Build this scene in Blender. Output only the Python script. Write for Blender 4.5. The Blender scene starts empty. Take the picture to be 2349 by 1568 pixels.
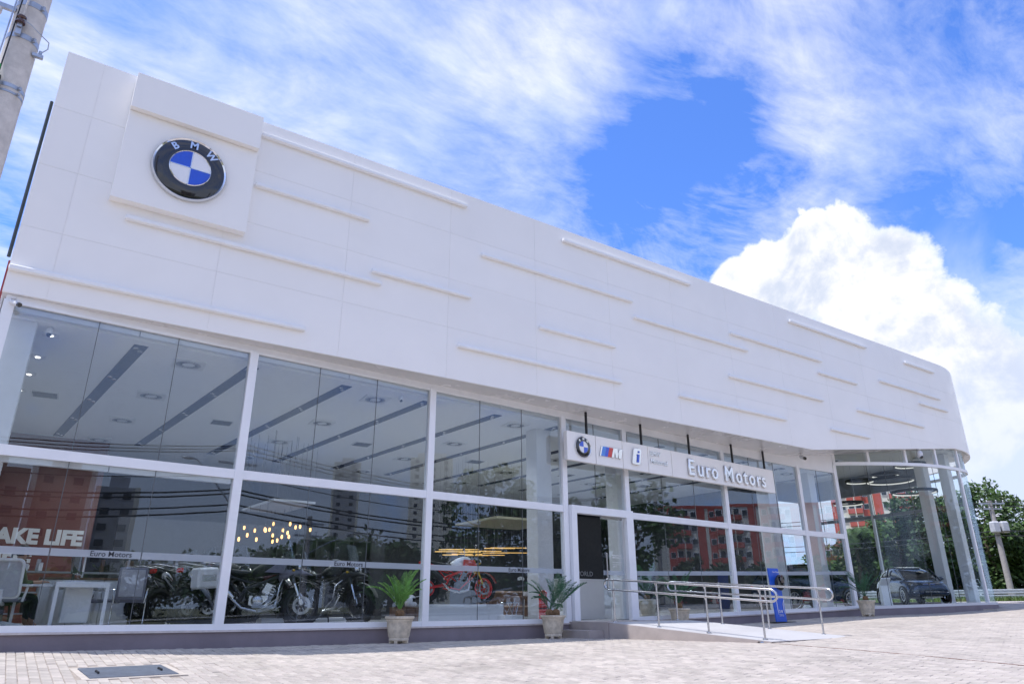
import bpy, bmesh, math, random
from mathutils import Vector, Matrix, Euler
R = math.radians
sc = bpy.context.scene
COL = sc.collection
random.seed(7)

# ------------------------------------------------------------------ camera
cam_d = bpy.data.cameras.new('camera')
cam_d.sensor_width = 36.0
cam_d.lens = 24.717
cam_d.clip_start = 0.1
cam_d.clip_end = 2000.0
cam = bpy.data.objects.new('camera', cam_d)
COL.objects.link(cam)
CAM = Vector((2.9287, -13.5121, 0.6266))
cam.location = CAM
cam.rotation_euler = Euler((R(110.7934), R(0.234), R(-34.4995)), 'XYZ')
sc.camera = cam

# ------------------------------------------------------------------ render settings
sc.view_settings.view_transform = 'Standard'
sc.view_settings.look = 'None'
sc.view_settings.gamma = 1.0
sc.view_settings.use_curve_mapping = False
sc.view_settings.exposure = 1.28
cy = sc.cycles
cy.max_bounces = 10
cy.diffuse_bounces = 5
cy.glossy_bounces = 5
cy.transmission_bounces = 4
cy.transparent_max_bounces = 24
cy.caustics_reflective = False
cy.caustics_refractive = False
cy.use_denoising = True
cy.sample_clamp_indirect = 6.0

# ------------------------------------------------------------------ sun
SUN_EL, SHX, SHY = 68.6, 4.0, -1.1            # shadows fall towards +X, -Y
to_sun = Vector((-SHX, -SHY, 0)).normalized() * math.cos(R(SUN_EL)) + Vector((0, 0, math.sin(R(SUN_EL))))
sun_d = bpy.data.lights.new('sun', 'SUN')
sun_d.energy = 2.0
sun_d.angle = R(0.5)
sun_d.color = (1.0, 0.955, 0.9)
sun = bpy.data.objects.new('sun', sun_d)
COL.objects.link(sun)
sun.rotation_euler = to_sun.to_track_quat('Z', 'Y').to_euler()
sun.location = (0, 0, 40)

# ------------------------------------------------------------------ node helper
class NT:
    def __init__(s, tree):
        s.t = tree; s.n = tree.nodes; s.l = tree.links
    def new(s, typ, **kw):
        n = s.n.new(typ)
        for k, v in kw.items(): setattr(n, k, v)
        return n
    def put(s, sock, v):
        if isinstance(v, bpy.types.NodeSocket): s.l.new(v, sock)
        elif v is not None:
            try: sock.default_value = v
            except Exception:
                if len(v) == 3: sock.default_value = (*v, 1)
    def math(s, op, a, b=None, c=None, clamp=False):
        n = s.new('ShaderNodeMath', operation=op); n.use_clamp = clamp
        s.put(n.inputs[0], a); s.put(n.inputs[1], b)
        if c is not None: s.put(n.inputs[2], c)
        return n.outputs[0]
    def vec(s, op, a, b=None):
        n = s.new('ShaderNodeVectorMath', operation=op)
        s.put(n.inputs[0], a)
        if b is not None: s.put(n.inputs[1], b)
        return n.outputs['Value'] if op in ('DOT_PRODUCT', 'LENGTH', 'DISTANCE') else n.outputs[0]
    def noise(s, vec, scale, detail=4, rough=0.5, dist=0.0):
        n = s.new('ShaderNodeTexNoise'); s.put(n.inputs['Vector'], vec)
        n.inputs['Scale'].default_value = scale; n.inputs['Detail'].default_value = detail
        n.inputs['Roughness'].default_value = rough; n.inputs['Distortion'].default_value = dist
        return n.outputs['Fac']
    def ramp(s, v, lo, hi, a=0.0, b=1.0, smooth=True):
        n = s.new('ShaderNodeMapRange'); n.interpolation_type = 'SMOOTHSTEP' if smooth else 'LINEAR'
        s.put(n.inputs['Value'], v)
        n.inputs['From Min'].default_value = lo; n.inputs['From Max'].default_value = hi
        n.inputs['To Min'].default_value = a; n.inputs['To Max'].default_value = b
        return n.outputs['Result']
    def mix(s, f, a, b, typ='MIX'):
        n = s.new('ShaderNodeMix', data_type='RGBA', blend_type=typ)
        s.put(n.inputs['Factor'], f); s.put(n.inputs['A'], a) if False else None
        s.put(n.inputs[6], a); s.put(n.inputs[7], b)
        return n.outputs[2]

def c4(c): return (c[0], c[1], c[2], 1.0)

# ------------------------------------------------------------------ sky with clouds
def pix_dir(px, py):                       # direction of a bearing measured in the photograph
    v = Vector(((px - 1174.5) / 1612.8, -(py - 784.0) / 1612.8, -1.0))
    v = cam.rotation_euler.to_matrix() @ v
    return v.normalized()
world = bpy.data.worlds.new('World')
sc.world = world
world.use_nodes = True
W = NT(world.node_tree)
W.n.clear()
sky = W.new('ShaderNodeTexSky', sky_type='NISHITA')
sky.sun_disc = False
sky.sun_elevation = R(SUN_EL)
sky.sun_rotation = math.atan2(to_sun.x, to_sun.y)
sky.air_density = 1.0; sky.dust_density = 0.3; sky.ozone_density = 2.0
tc = W.new('ShaderNodeTexCoord').outputs['Generated']
sep = W.new('ShaderNodeSeparateXYZ'); W.put(sep.inputs[0], tc)
zz = W.math('MAXIMUM', sep.outputs[2], 0.02)
zd = W.math('ADD', zz, 0.12)
cx = W.math('DIVIDE', sep.outputs[0], zd); cyy = W.math('DIVIDE', sep.outputs[1], zd)
cmb = W.new('ShaderNodeCombineXYZ'); W.put(cmb.inputs[0], cx); W.put(cmb.inputs[1], cyy)
pl = cmb.outputs[0]
mp = W.new('ShaderNodeMapping'); W.put(mp.inputs[0], pl)
mp.inputs['Location'].default_value = (3.1, 1.7, 0.0)
mp.inputs['Rotation'].default_value = (0, 0, R(8)); mp.inputs['Scale'].default_value = (0.64, 1.22, 1)
big = W.noise(mp.outputs[0], 0.95, 3, 0.5, 0.3)
fine = W.noise(mp.outputs[0], 3.4, 9, 0.66, 0.6)
puff = W.noise(mp.outputs[0], 13.0, 7, 0.62, 0.35)
cov = W.math('ADD', W.math('MULTIPLY', big, 0.50), W.math('MULTIPLY', fine, 0.95))
cov = W.math('ADD', cov, W.math('MULTIPLY', puff, 0.55))
def lobe(px, py, rad):                       # 1 at the bearing, 0 at the radius (degrees)
    d = W.vec('DOT_PRODUCT', tc, tuple(pix_dir(px, py)))
    return W.ramp(d, math.cos(R(rad)), 1.0)
for px, py, rad, amt in ((1560, 460, 10, -0.24), (1150, 400, 7, -0.20), (1380, 420, 7, -0.14), (2260, 480, 8, -0.22), (1580, 240, 7, -0.20), (1720, 300, 6, -0.12), (2150, 40, 9, -0.20), (2330, 90, 7, -0.12),
                         (700, 240, 13, 0.17), (1150, 230, 9, 0.16), (300, 230, 9, 0.08), (1900, 240, 6, 0.06), (2200, 270, 7, 0.08),
                         (2250, 900, 12, 0.26), (400, 30, 7, -0.16), (900, 20, 7, -0.08)):
    cov = W.math('ADD', cov, W.math('MULTIPLY', lobe(px, py, rad), amt))
wisp = W.ramp(cov, 0.74, 1.36, 0.0, 1.0, False)
wisp = W.math('MULTIPLY', wisp, 0.92)
# the heaped cloud over the right-hand end of the building
edge = W.noise(tc, 9.0, 7, 0.62, 0.4)
edge2 = W.noise(tc, 34.0, 5, 0.6, 0.2)
cum = None
for px, py, rad in ((1905, 610, 4.6), (1790, 665, 4.2), (2010, 670, 5.0), (1700, 655, 2.3), (2100, 750, 4.6), (1925, 560, 2.8), (2040, 600, 2.8), (2190, 880, 6.4), (1990, 810, 5.6), (1850, 560, 1.8)):
    d = W.vec('DOT_PRODUCT', tc, tuple(pix_dir(px, py)))
    ang = W.math('ARCCOSINE', W.math('MINIMUM', d, 0.999999))
    v = W.math('SUBTRACT', 1.0, W.math('DIVIDE', ang, R(rad)))
    cum = v if cum is None else W.math('SMOOTH_MAX', cum, v, 0.12)
cum = W.math('ADD', cum, W.math('MULTIPLY', W.math('SUBTRACT', edge, 0.5), 0.9))
cum = W.math('ADD', cum, W.math('MULTIPLY', W.math('SUBTRACT', edge2, 0.5), 0.30))
cmask = W.ramp(cum, 0.0, 0.16)
low = W.ramp(sep.outputs[2], 0.50, 0.20)               # broken bank of cloud towards the horizon all round
lown = W.noise(tc, 6.5, 6, 0.6, 0.3)
lowm = W.ramp(W.math('ADD', lown, W.math('MULTIPLY', low, 0.34)), 0.55, 0.80)
lowm = W.math('MULTIPLY', lowm, low)
mask = W.math('MAXIMUM', W.math('MAXIMUM', wisp, cmask), lowm)
shade = W.ramp(W.noise(tc, 5.0, 5, 0.55, 0.2), 0.34, 0.62)
cool, warm = (0.68, 0.77, 0.98), (0.96, 0.98, 1.02)
ccol = W.mix(shade, c4(cool), c4(warm))
cuml = W.mix(W.ramp(W.math('ADD', edge, W.math('MULTIPLY', edge2, 0.5)), 0.55, 0.85), c4((0.60, 0.66, 0.80)), c4((0.93, 0.93, 0.94)))
ccol = W.mix(W.math('MULTIPLY', cmask, W.ramp(cum, 0.02, 0.3)), ccol, cuml)
under = W.ramp(sep.outputs[2], 0.33, 0.16)               # greyer bellies near the horizon
ccol = W.mix(W.math('MULTIPLY', under, 0.55), ccol, c4((0.58, 0.68, 0.95)))
blue = W.mix(1.0, sky.outputs[0], c4((0.62, 0.92, 1.55)), 'MULTIPLY')
bg1 = W.new('ShaderNodeBackground'); W.put(bg1.inputs[0], blue); bg1.inputs[1].default_value = 0.08
bg2 = W.new('ShaderNodeBackground'); W.put(bg2.inputs[0], ccol); bg2.inputs[1].default_value = 0.49
mxs = W.new('ShaderNodeMixShader'); W.put(mxs.inputs[0], mask)
W.l.new(bg1.outputs[0], mxs.inputs[1]); W.l.new(bg2.outputs[0], mxs.inputs[2])
wo = W.new('ShaderNodeOutputWorld'); W.l.new(mxs.outputs[0], wo.inputs[0])

# ------------------------------------------------------------------ materials
MATS = {}
def mat(name, col, rough=0.5, metal=0.0, var=0.0, scale=6.0, bump=0.0, bscale=40.0, spec=0.5, coat=0.0, emit=None, estr=1.0, island=0.0, patch=0.0):
    m = bpy.data.materials.new(name); m.use_nodes = True
    N = NT(m.node_tree); b = m.node_tree.nodes['Principled BSDF']
    b.inputs['Base Color'].default_value = c4(col); b.inputs['Roughness'].default_value = rough
    b.inputs['Metallic'].default_value = metal; b.inputs['Specular IOR Level'].default_value = spec
    b.inputs['Coat Weight'].default_value = coat
    co = N.new('ShaderNodeTexCoord').outputs['Object']
    c = None
    if var > 0:
        f = N.noise(co, scale, 6, 0.6, 0.2)
        c = N.mix(N.ramp(f, 0.25, 0.75), c4([max(0, x * (1 - var)) for x in col]), c4([min(1, x * (1 + var)) for x in col]))
    if island > 0:
        g = N.new('ShaderNodeNewGeometry').outputs['Random Per Island']
        o = N.new('ShaderNodeObjectInfo').outputs['Random']
        r = N.math('FRACT', N.math('ADD', g, N.math('MULTIPLY', o, 7.31)))
        k = N.ramp(r, 0, 1, 1 - island, 1 + island, False)
        hs = N.new('ShaderNodeHueSaturation'); N.put(hs.inputs['Color'], c if c is not None else c4(col)); N.put(hs.inputs['Value'], k)
        N.put(hs.inputs['Hue'], N.ramp(N.math('FRACT', N.math('MULTIPLY', r, 17.3)), 0, 1, 0.5 - island * 0.06, 0.5 + island * 0.06, False))
        c = hs.outputs[0]
    if patch > 0:
        pz = N.new('ShaderNodeNewGeometry').outputs['Position']
        f = N.math('ADD', N.math('MULTIPLY', N.noise(pz, 0.35, 5, 0.6, 0.6), 0.6), N.math('MULTIPLY', N.noise(pz, 1.7, 5, 0.65, 0.4), 0.4))
        k = N.ramp(f, 0.32, 0.62, 1 - patch, 1 + patch * .35)
        c = N.mix(1.0, c, N.mix(k, c4((0, 0, 0)), c4((1, 1, 1))), 'MULTIPLY')
    if c is not None: N.put(b.inputs['Base Color'], c)
    if var > 0 and rough > 0.15 and metal < 0.5:
        N.put(b.inputs['Roughness'], N.ramp(N.noise(co, scale * 2.3, 4), 0.2, 0.8, max(0, rough - 0.1), min(1, rough + 0.1)))
    if bump > 0:
        bp = N.new('ShaderNodeBump'); bp.inputs['Strength'].default_value = bump; bp.inputs['Distance'].default_value = 0.01
        N.put(bp.inputs['Height'], N.noise(co, bscale, 5, 0.6)); N.l.new(bp.outputs[0], b.inputs['Normal'])
    if emit:
        b.inputs['Emission Color'].default_value = c4(emit); b.inputs['Emission Strength'].default_value = estr
    MATS[name] = m
    return m

def glass(name, tint, k=1.0, base=0.05, dirt=0.02, rough=0.0, bump=0.035, cap=1.0):
    m = bpy.data.materials.new(name); m.use_nodes = True
    N = NT(m.node_tree); N.n.clear()
    lw = N.new('ShaderNodeLayerWeight'); lw.inputs[0].default_value = 0.5
    f5 = N.math('POWER', lw.outputs['Facing'], 4.2)
    F = N.math('MULTIPLY', N.math('ADD', base, N.math('MULTIPLY', f5, 1 - base)), k, clamp=True)
    F = N.math('MINIMUM', F, cap)
    tr = N.new('ShaderNodeBsdfTransparent'); tr.inputs[0].default_value = c4(tint)
    gl = N.new('ShaderNodeBsdfGlossy'); gl.inputs['Roughness'].default_value = rough; gl.inputs[0].default_value = (0.74, 0.85, 1, 1)
    co = N.new('ShaderNodeTexCoord').outputs['Object']
    bp = N.new('ShaderNodeBump'); bp.inputs['Strength'].default_value = bump; bp.inputs['Distance'].default_value = 0.02
    N.put(bp.inputs['Height'], N.noise(co, 0.9, 2, 0.4)); N.l.new(bp.outputs[0], gl.inputs['Normal'])
    mx = N.new('ShaderNodeMixShader'); N.put(mx.inputs[0], F); N.l.new(tr.outputs[0], mx.inputs[1]); N.l.new(gl.outputs[0], mx.inputs[2])
    df = N.new('ShaderNodeBsdfDiffuse'); df.inputs[0].default_value = (0.6, 0.62, 0.65, 1)
    m2 = N.new('ShaderNodeMixShader'); N.put(m2.inputs[0], N.math('MULTIPLY', N.ramp(N.noise(co, 2.5, 5, 0.7), 0.45, 0.85), dirt))
    N.l.new(mx.outputs[0], m2.inputs[1]); N.l.new(df.outputs[0], m2.inputs[2])
    o = N.new('ShaderNodeOutputMaterial'); N.l.new(m2.outputs[0], o.inputs[0])
    MATS[name] = m
    return m

def veil(name, col, alpha):
    m = bpy.data.materials.new(name); m.use_nodes = True
    N = NT(m.node_tree); N.n.clear()
    tr = N.new('ShaderNodeBsdfTransparent'); df = N.new('ShaderNodeBsdfDiffuse')
    co = N.new('ShaderNodeTexCoord').outputs['Object']
    N.put(df.inputs[0], N.mix(N.noise(co, 3, 3), c4([c * 0.93 for c in col]), c4(col)))
    mx = N.new('ShaderNodeMixShader'); mx.inputs[0].default_value = alpha
    N.l.new(tr.outputs[0], mx.inputs[1]); N.l.new(df.outputs[0], mx.inputs[2])
    o = N.new('ShaderNodeOutputMaterial'); N.l.new(mx.outputs[0], o.inputs[0])
    MATS[name] = m
    return m

def leafmat(name, col, var=0.35):
    m = bpy.data.materials.new(name); m.use_nodes = True
    N = NT(m.node_tree); b = m.node_tree.nodes['Principled BSDF']
    g = N.new('ShaderNodeNewGeometry').outputs['Random Per Island']
    co = N.new('ShaderNodeTexCoord').outputs['Object']
    k = N.math('ADD', N.math('MULTIPLY', g, 0.6), N.math('MULTIPLY', N.noise(co, 0.8, 3), 0.6))
    c = N.mix(N.ramp(k, 0.2, 0.95), c4([x * (1 - var) for x in col]), c4([x * (1 + var) for x in col]))
    N.put(b.inputs['Base Color'], c); b.inputs['Roughness'].default_value = 0.55
    tl = N.new('ShaderNodeBsdfTranslucent'); N.put(tl.inputs[0], c)
    mx = N.new('ShaderNodeMixShader'); mx.inputs[0].default_value = 0.3
    o = [n for n in N.n if n.type == 'OUTPUT_MATERIAL'][0]
    N.l.new(b.outputs[0], mx.inputs[1]); N.l.new(tl.outputs[0], mx.inputs[2]); N.l.new(mx.outputs[0], o.inputs[0])
    MATS[name] = m
    return m

M_PANEL = mat('white_panel', (0.92, 0.895, 0.86), 0.38, var=0.02, island=0.012, scale=0.6, bump=0.01, bscale=2.0)
M_JOINT = mat('panel_joint', (0.86, 0.84, 0.82), 0.7, var=0.1)
M_TRIM = mat('white_trim', (0.88, 0.88, 0.88), 0.42, var=0.02)
M_FRAME = mat('white_frame', (0.85, 0.86, 0.88), 0.4, var=0.03, scale=2.0)
M_SOFF = mat('soffit_panel', (0.74, 0.73, 0.73), 0.22, var=0.03, scale=0.8)
M_PLINTH = mat('plinth_paint', (0.235, 0.20, 0.22), 0.75, var=0.10, scale=1.6, bump=0.25, bscale=25)
M_SILL = mat('sill_stone', (0.62, 0.56, 0.53), 0.6, var=0.12, scale=9)
M_GLASS = glass('clear_glass', (0.92, 0.945, 0.95), 1.0, 0.07)
M_GLASS2 = glass('corner_glass', (0.955, 0.98, 0.975), 0.42, 0.03, dirt=0.0, bump=0.0, cap=0.28)
M_DARKGLASS = glass('dark_glass', (0.10, 0.11, 0.13), 1.0, 0.06)
M_FROST = veil('frosted_film', (0.55, 0.60, 0.65), 0.55)
M_INK = mat('dark_lettering', (0.02, 0.022, 0.03), 0.6, var=0.1)
M_CEIL = mat('ceiling_white', (0.86, 0.86, 0.87), 0.6, var=0.02)
M_NAVY = mat('navy_slot', (0.012, 0.022, 0.065), 0.6, var=0.1)
M_FLOOR = mat('showroom_tile', (0.36, 0.36, 0.37), 0.3, var=0.06, scale=0.7)
M_WALLIN = mat('interior_grey', (0.30, 0.31, 0.34), 0.6, var=0.04)
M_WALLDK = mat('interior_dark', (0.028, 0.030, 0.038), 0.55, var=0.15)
M_BLACK = mat('matt_black', (0.012, 0.012, 0.014), 0.5, var=0.1)
M_GLOSSBLK = mat('gloss_black', (0.012, 0.013, 0.017), 0.08, coat=0.6, var=0.1)
M_RED = mat('mural_red', (0.13, 0.030, 0.022), 0.5, var=0.15, scale=0.8)
M_OFFWHITE = mat('painted_white', (0.72, 0.72, 0.73), 0.45, var=0.02)
M_CHROME = mat('polished_metal', (0.72, 0.73, 0.75), 0.10, 1.0, var=0.03)
M_STEEL = mat('brushed_steel', (0.55, 0.55, 0.56), 0.27, 1.0, var=0.06, scale=12)
M_SEAL = mat('dark_sealant', (0.10, 0.11, 0.12), 0.6, var=0.1)
M_DISC = mat('brake_steel', (0.30, 0.30, 0.31), 0.3, 1.0, var=0.1)
M_CONC2 = mat('weathered_concrete', (0.36, 0.335, 0.31), 0.9, var=0.14, scale=6, bump=0.4)
M_GREYBOX = mat('weathered_grey_paint', (0.48, 0.49, 0.52), 0.6, var=0.12)
M_GALV = mat('galvanised_steel', (0.42, 0.45, 0.50), 0.42, 0.85, var=0.16, scale=9)
M_BLUE = mat('enamel_blue', (0.012, 0.085, 0.62), 0.15, coat=0.5, var=0.05)
M_LBLUE = mat('enamel_light_blue', (0.06, 0.25, 0.75), 0.2, coat=0.4, var=0.05)
M_SRED = mat('enamel_red', (0.62, 0.03, 0.03), 0.2, coat=0.4, var=0.05)
M_EWHITE = mat('enamel_white', (0.84, 0.84, 0.86), 0.15, coat=0.4, var=0.02)
M_RUBBER = mat('tyre_rubber', (0.014, 0.014, 0.015), 0.75, var=0.2, bump=0.3, bscale=90)
M_PLASTIC = mat('dark_plastic', (0.03, 0.031, 0.034), 0.5, var=0.15)
M_WOOD = mat('brown_wood', (0.16, 0.085, 0.05), 0.5, var=0.35, scale=4)
M_CONC = mat('pole_concrete', (0.62, 0.58, 0.54), 0.85, var=0.14, scale=7, bump=0.5, bscale=60)
M_POT = mat('cast_stone', (0.62, 0.54, 0.42), 0.8, var=0.22, scale=9, bump=0.4, bscale=50)
M_SOIL = mat('potting_soil', (0.06, 0.04, 0.028), 0.95, var=0.4, scale=30, bump=0.5)
M_BARK = mat('tree_bark', (0.11, 0.085, 0.065), 0.9, var=0.35, scale=12, bump=0.6, bscale=30)
M_CYC = mat('cycad_stem', (0.20, 0.12, 0.06), 0.85, var=0.5, scale=40, bump=0.7, bscale=60)
M_FRONDL = leafmat('frond_light_green', (0.19, 0.40, 0.09), 0.3)
M_FRONDD = leafmat('frond_dark_green', (0.06, 0.17, 0.085), 0.3)
M_LEAF = leafmat('leaf_green', (0.075, 0.135, 0.036), 0.45)
M_LEAF2 = leafmat('leaf_olive', (0.075, 0.098, 0.034), 0.45)
M_LEAF3 = leafmat('leaf_deep_green', (0.042, 0.085, 0.030), 0.45)
M_RAMP = mat('ramp_paint', (0.46, 0.455, 0.465), 0.6, var=0.05, scale=1.5, bump=0.15)
M_STEP = mat('step_stone', (0.40, 0.35, 0.33), 0.7, var=0.10, scale=3, bump=0.2)
M_PAVE = mat('concrete_paver', (0.415, 0.372, 0.335), 0.85, var=0.12, scale=5, bump=0.35, bscale=60, island=0.12, patch=0.20)
M_SAND = mat('joint_sand', (0.32, 0.275, 0.235), 0.95, var=0.25, scale=8, bump=0.3)
M_ASPH = mat('asphalt', (0.055, 0.055, 0.058), 0.9, var=0.2, scale=3, bump=0.4)
M_GRASS = leafmat('grass_green', (0.11, 0.17, 0.04), 0.4)
M_EARTH = mat('verge_earth', (0.14, 0.13, 0.06), 0.95, var=0.4, scale=2)
M_LIT = mat('lit_lamp', (0.9, 0.9, 0.9), 0.4, emit=(1.0, 0.95, 0.88), estr=1.6)
M_WARM = mat('lit_filament', (0.9, 0.6, 0.3), 0.4, emit=(1.0, 0.50, 0.15), estr=1.3)
M_GOLD = mat('lit_gold_line', (0.9, 0.6, 0.2), 0.4, emit=(1.0, 0.55, 0.16), estr=0.28)
M_TAIL = mat('tail_lamp_red', (0.55, 0.012, 0.012), 0.15, coat=0.5)
M_CARBLU = mat('car_paint_blue', (0.018, 0.035, 0.075), 0.22, 0.3, coat=0.8, var=0.03)
M_MAROON = mat('car_paint_maroon', (0.09, 0.012, 0.02), 0.2, 0.2, coat=0.8, var=0.03)
M_GREYMESH = mat('grey_mesh', (0.42, 0.42, 0.46), 0.8, var=0.08, bump=0.3, bscale=200)
M_FABRIC = mat('grey_fabric', (0.20, 0.20, 0.25), 0.9, var=0.12, bump=0.3, bscale=150)
M_BRED = mat('facade_red', (0.52, 0.10, 0.075), 0.85, var=0.08, scale=0.5)
M_BCREAM = mat('facade_cream', (0.74, 0.70, 0.62), 0.85, var=0.06, scale=0.5)
M_BGREY = mat('tower_grey', (0.40, 0.40, 0.42), 0.85, var=0.08, scale=0.2)
M_BBROWN = mat('tower_brown', (0.33, 0.23, 0.18), 0.85, var=0.10, scale=0.2)
M_WIN = mat('window_dark', (0.03, 0.035, 0.045), 0.12, var=0.2)
M_SKIN = mat('skin', (0.42, 0.25, 0.17), 0.55, var=0.06)
M_HAIR = mat('dark_hair', (0.014, 0.012, 0.011), 0.6, var=0.2)
M_OLIVE = mat('olive_cloth', (0.07, 0.085, 0.04), 0.9, var=0.15)
M_JEANS = mat('dark_trousers', (0.03, 0.035, 0.05), 0.9, var=0.15)
M_PORC = mat('brown_porcelain', (0.055, 0.016, 0.012), 0.12, coat=0.6)
M_GREENP = mat('green_plastic', (0.03, 0.32, 0.05), 0.4, var=0.1)
M_MANHOLE = mat('iron_cover', (0.075, 0.092, 0.125), 0.7, 0.0, var=0.18, scale=5, bump=0.3, bscale=150)
M_MORTAR = mat('pale_mortar', (0.47, 0.42, 0.37), 0.9, var=0.12, scale=6, bump=0.3)
M_TOTEM = mat('totem_blue', (0.02, 0.115, 0.62), 0.35, var=0.04)
M_PETAL = mat('petal_white', (0.8, 0.8, 0.78), 0.6)
M_YELL = mat('fork_gold', (0.62, 0.40, 0.05), 0.25, 0.6)
M_BEIGE = mat('acoustic_beige', (0.30, 0.28, 0.20), 0.8, var=0.05)
M_GUARD = mat('guardrail_zinc', (0.62, 0.65, 0.68), 0.35, 0.6, var=0.08)

# ------------------------------------------------------------------ mesh builder
class MB:
    def __init__(s): s.v = []; s.f = []; s.m = []; s.T = Matrix.Identity(4); s.mi = 0
    def add(s, vs, fs):
        o = len(s.v); s.v += [s.T @ Vector(v) for v in vs]; s.f += [[o + i for i in f] for f in fs]; s.m += [s.mi] * len(fs)
        return s
    def box(s, c, d, rot=None, bev=0.0):
        hx, hy, hz = d[0] / 2, d[1] / 2, d[2] / 2
        Rm = Euler(rot).to_matrix() if rot else Matrix.Identity(3)
        c = Vector(c); bev = min(bev, hx * .9, hy * .9, hz * .9)
        if bev <= 0:
            vs = [(x, y, z) for x in (-hx, hx) for y in (-hy, hy) for z in (-hz, hz)]
            fs = [(0, 1, 3, 2), (4, 6, 7, 5), (0, 4, 5, 1), (2, 3, 7, 6), (0, 2, 6, 4), (1, 5, 7, 3)]
            return s.add([c + Rm @ Vector(v) for v in vs], fs)
        bm = bmesh.new()
        for x in (-1, 1):
            for y in (-1, 1):
                for z in (-1, 1):
                    bm.verts.new((x * hx, y * (hy - bev), z * (hz - bev))); bm.verts.new((x * (hx - bev), y * hy, z * (hz - bev))); bm.verts.new((x * (hx - bev), y * (hy - bev), z * hz))
        bmesh.ops.convex_hull(bm, input=bm.verts); bmesh.ops.dissolve_limit(bm, angle_limit=0.01, verts=bm.verts, edges=bm.edges)
        bm.verts.index_update()
        vs = [c + Rm @ v.co for v in bm.verts]; fs = [[v.index for v in f.verts] for f in bm.faces]; bm.free()
        return s.add(vs, fs)
    def frustum(s, p0, p1, r0, r1=None, n=12, caps=True):
        return s.tube([p0, p1], [r0, r0 if r1 is None else r1], n, caps)
    def tube(s, path, rad, n=8, caps=True, closed=False):
        P = [Vector(p) for p in path]; k = len(P)
        rr = rad if isinstance(rad, (list, tuple)) else [rad] * k
        vs = []; up = None
        for i, p in enumerate(P):
            if closed: d = P[(i + 1) % k] - P[i - 1]
            else: d = P[min(i + 1, k - 1)] - P[max(i - 1, 0)]
            d.normalize()
            if up is None:
                up = Vector((0, 0, 1)) if abs(d.z) < 0.9 else Vector((1, 0, 0))
            a = up - d * up.dot(d)
            if a.length < 1e-5: a = d.orthogonal()
            a.normalize(); b = d.cross(a); up = a
            for j in range(n):
                t = 2 * math.pi * j / n; vs.append(p + (a * math.cos(t) + b * math.sin(t)) * rr[i])
        fs = []
        for i in range(k if closed else k - 1):
            for j in range(n):
                a0 = i * n + j; a1 = i * n + (j + 1) % n; b0 = ((i + 1) % k) * n + j; b1 = ((i + 1) % k) * n + (j + 1) % n
                fs.append((a0, a1, b1, b0))
        if caps and not closed:
            fs.append(tuple(reversed(range(n)))); fs.append(tuple(range((k - 1) * n, k * n)))
        return s.add(vs, fs)
    def lathe(s, prof, n=24, fn=None, c=(0, 0, 0), axis='Z'):
        vs = []
        for i, (r, z) in enumerate(prof):
            for j in range(n):
                t = 2 * math.pi * j / n; q = r * (fn(i, j, t) if fn else 1)
                p = (q * math.cos(t), q * math.sin(t), z)
                if axis == 'Y': p = (p[0], -p[2], p[1])
                if axis == 'X': p = (p[2], p[0], p[1])
                vs.append(Vector(c) + Vector(p))
        fs = []
        for i in range(len(prof) - 1):
            for j in range(n): fs.append((i * n + j, i * n + (j + 1) % n, (i + 1) * n + (j + 1) % n, (i + 1) * n + j))
        if prof[0][0] > 1e-4: fs.append(tuple(reversed(range(n))))
        if prof[-1][0] > 1e-4: fs.append(tuple(range((len(prof) - 1) * n, len(prof) * n)))
        return s.add(vs, fs)
    def torus(s, c, Rr, r, axis='Y', n=28, k=10, sx=1.0):
        vs = []; fs = []
        for i in range(n):
            t = 2 * math.pi * i / n
            for j in range(k):
                u = 2 * math.pi * j / k; q = Rr + r * math.cos(u); w = r * math.sin(u) * sx
                p = (q * math.cos(t), w, q * math.sin(t)) if axis == 'Y' else ((q * math.cos(t), q * math.sin(t), w) if axis == 'Z' else (w, q * math.cos(t), q * math.sin(t)))
                vs.append(Vector(c) + Vector(p)); fs.append((i * k + j, ((i + 1) % n) * k + j, ((i + 1) % n) * k + (j + 1) % k, i * k + (j + 1) % k))
        return s.add(vs, fs)
    def ring(s, c, r0, r1, w, axis='Y', n=32):          # flat annulus with thickness
        vs = []; fs = []
        for i in range(n):
            t = 2 * math.pi * i / n
            for (q, h) in ((r0, -w / 2), (r1, -w / 2), (r1, w / 2), (r0, w / 2)):
                p = (q * math.cos(t), h, q * math.sin(t)) if axis == 'Y' else (q * math.cos(t), q * math.sin(t), h)
                vs.append(Vector(c) + Vector(p))
            for j in range(4): fs.append((i * 4 + j, ((i + 1) % n) * 4 + j, ((i + 1) % n) * 4 + (j + 1) % 4, i * 4 + (j + 1) % 4))
        return s.add(vs, fs)
    def ball(s, c, r, n=12, k=8):
        if not isinstance(r, (list, tuple)): r = (r, r, r)
        vs = []; fs = []
        for i in range(k + 1):
            a = math.pi * i / k
            for j in range(n):
                t = 2 * math.pi * j / n
                vs.append(Vector(c) + Vector((r[0] * math.sin(a) * math.cos(t), r[1] * math.sin(a) * math.sin(t), r[2] * math.cos(a))))
        for i in range(k):
            for j in range(n): fs.append((i * n + j, i * n + (j + 1) % n, (i + 1) * n + (j + 1) % n, (i + 1) * n + j))
        return s.add(vs, fs)
    def prism(s, poly, t, plane='XZ', off=0.0):         # 2-D outline given thickness t
        n = len(poly)
        def P(a, b, h): return {'XZ': (a, h, b), 'XY': (a, b, h), 'YZ': (h, a, b)}[plane]
        vs = [P(a, b, off - t / 2) for a, b in poly] + [P(a, b, off + t / 2) for a, b in poly]
        fs = [tuple(range(n)), tuple(reversed(range(n, 2 * n)))] + [(i, i + n, (i + 1) % n + n, (i + 1) % n) for i in range(n)]
        return s.add(vs, fs)
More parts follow.
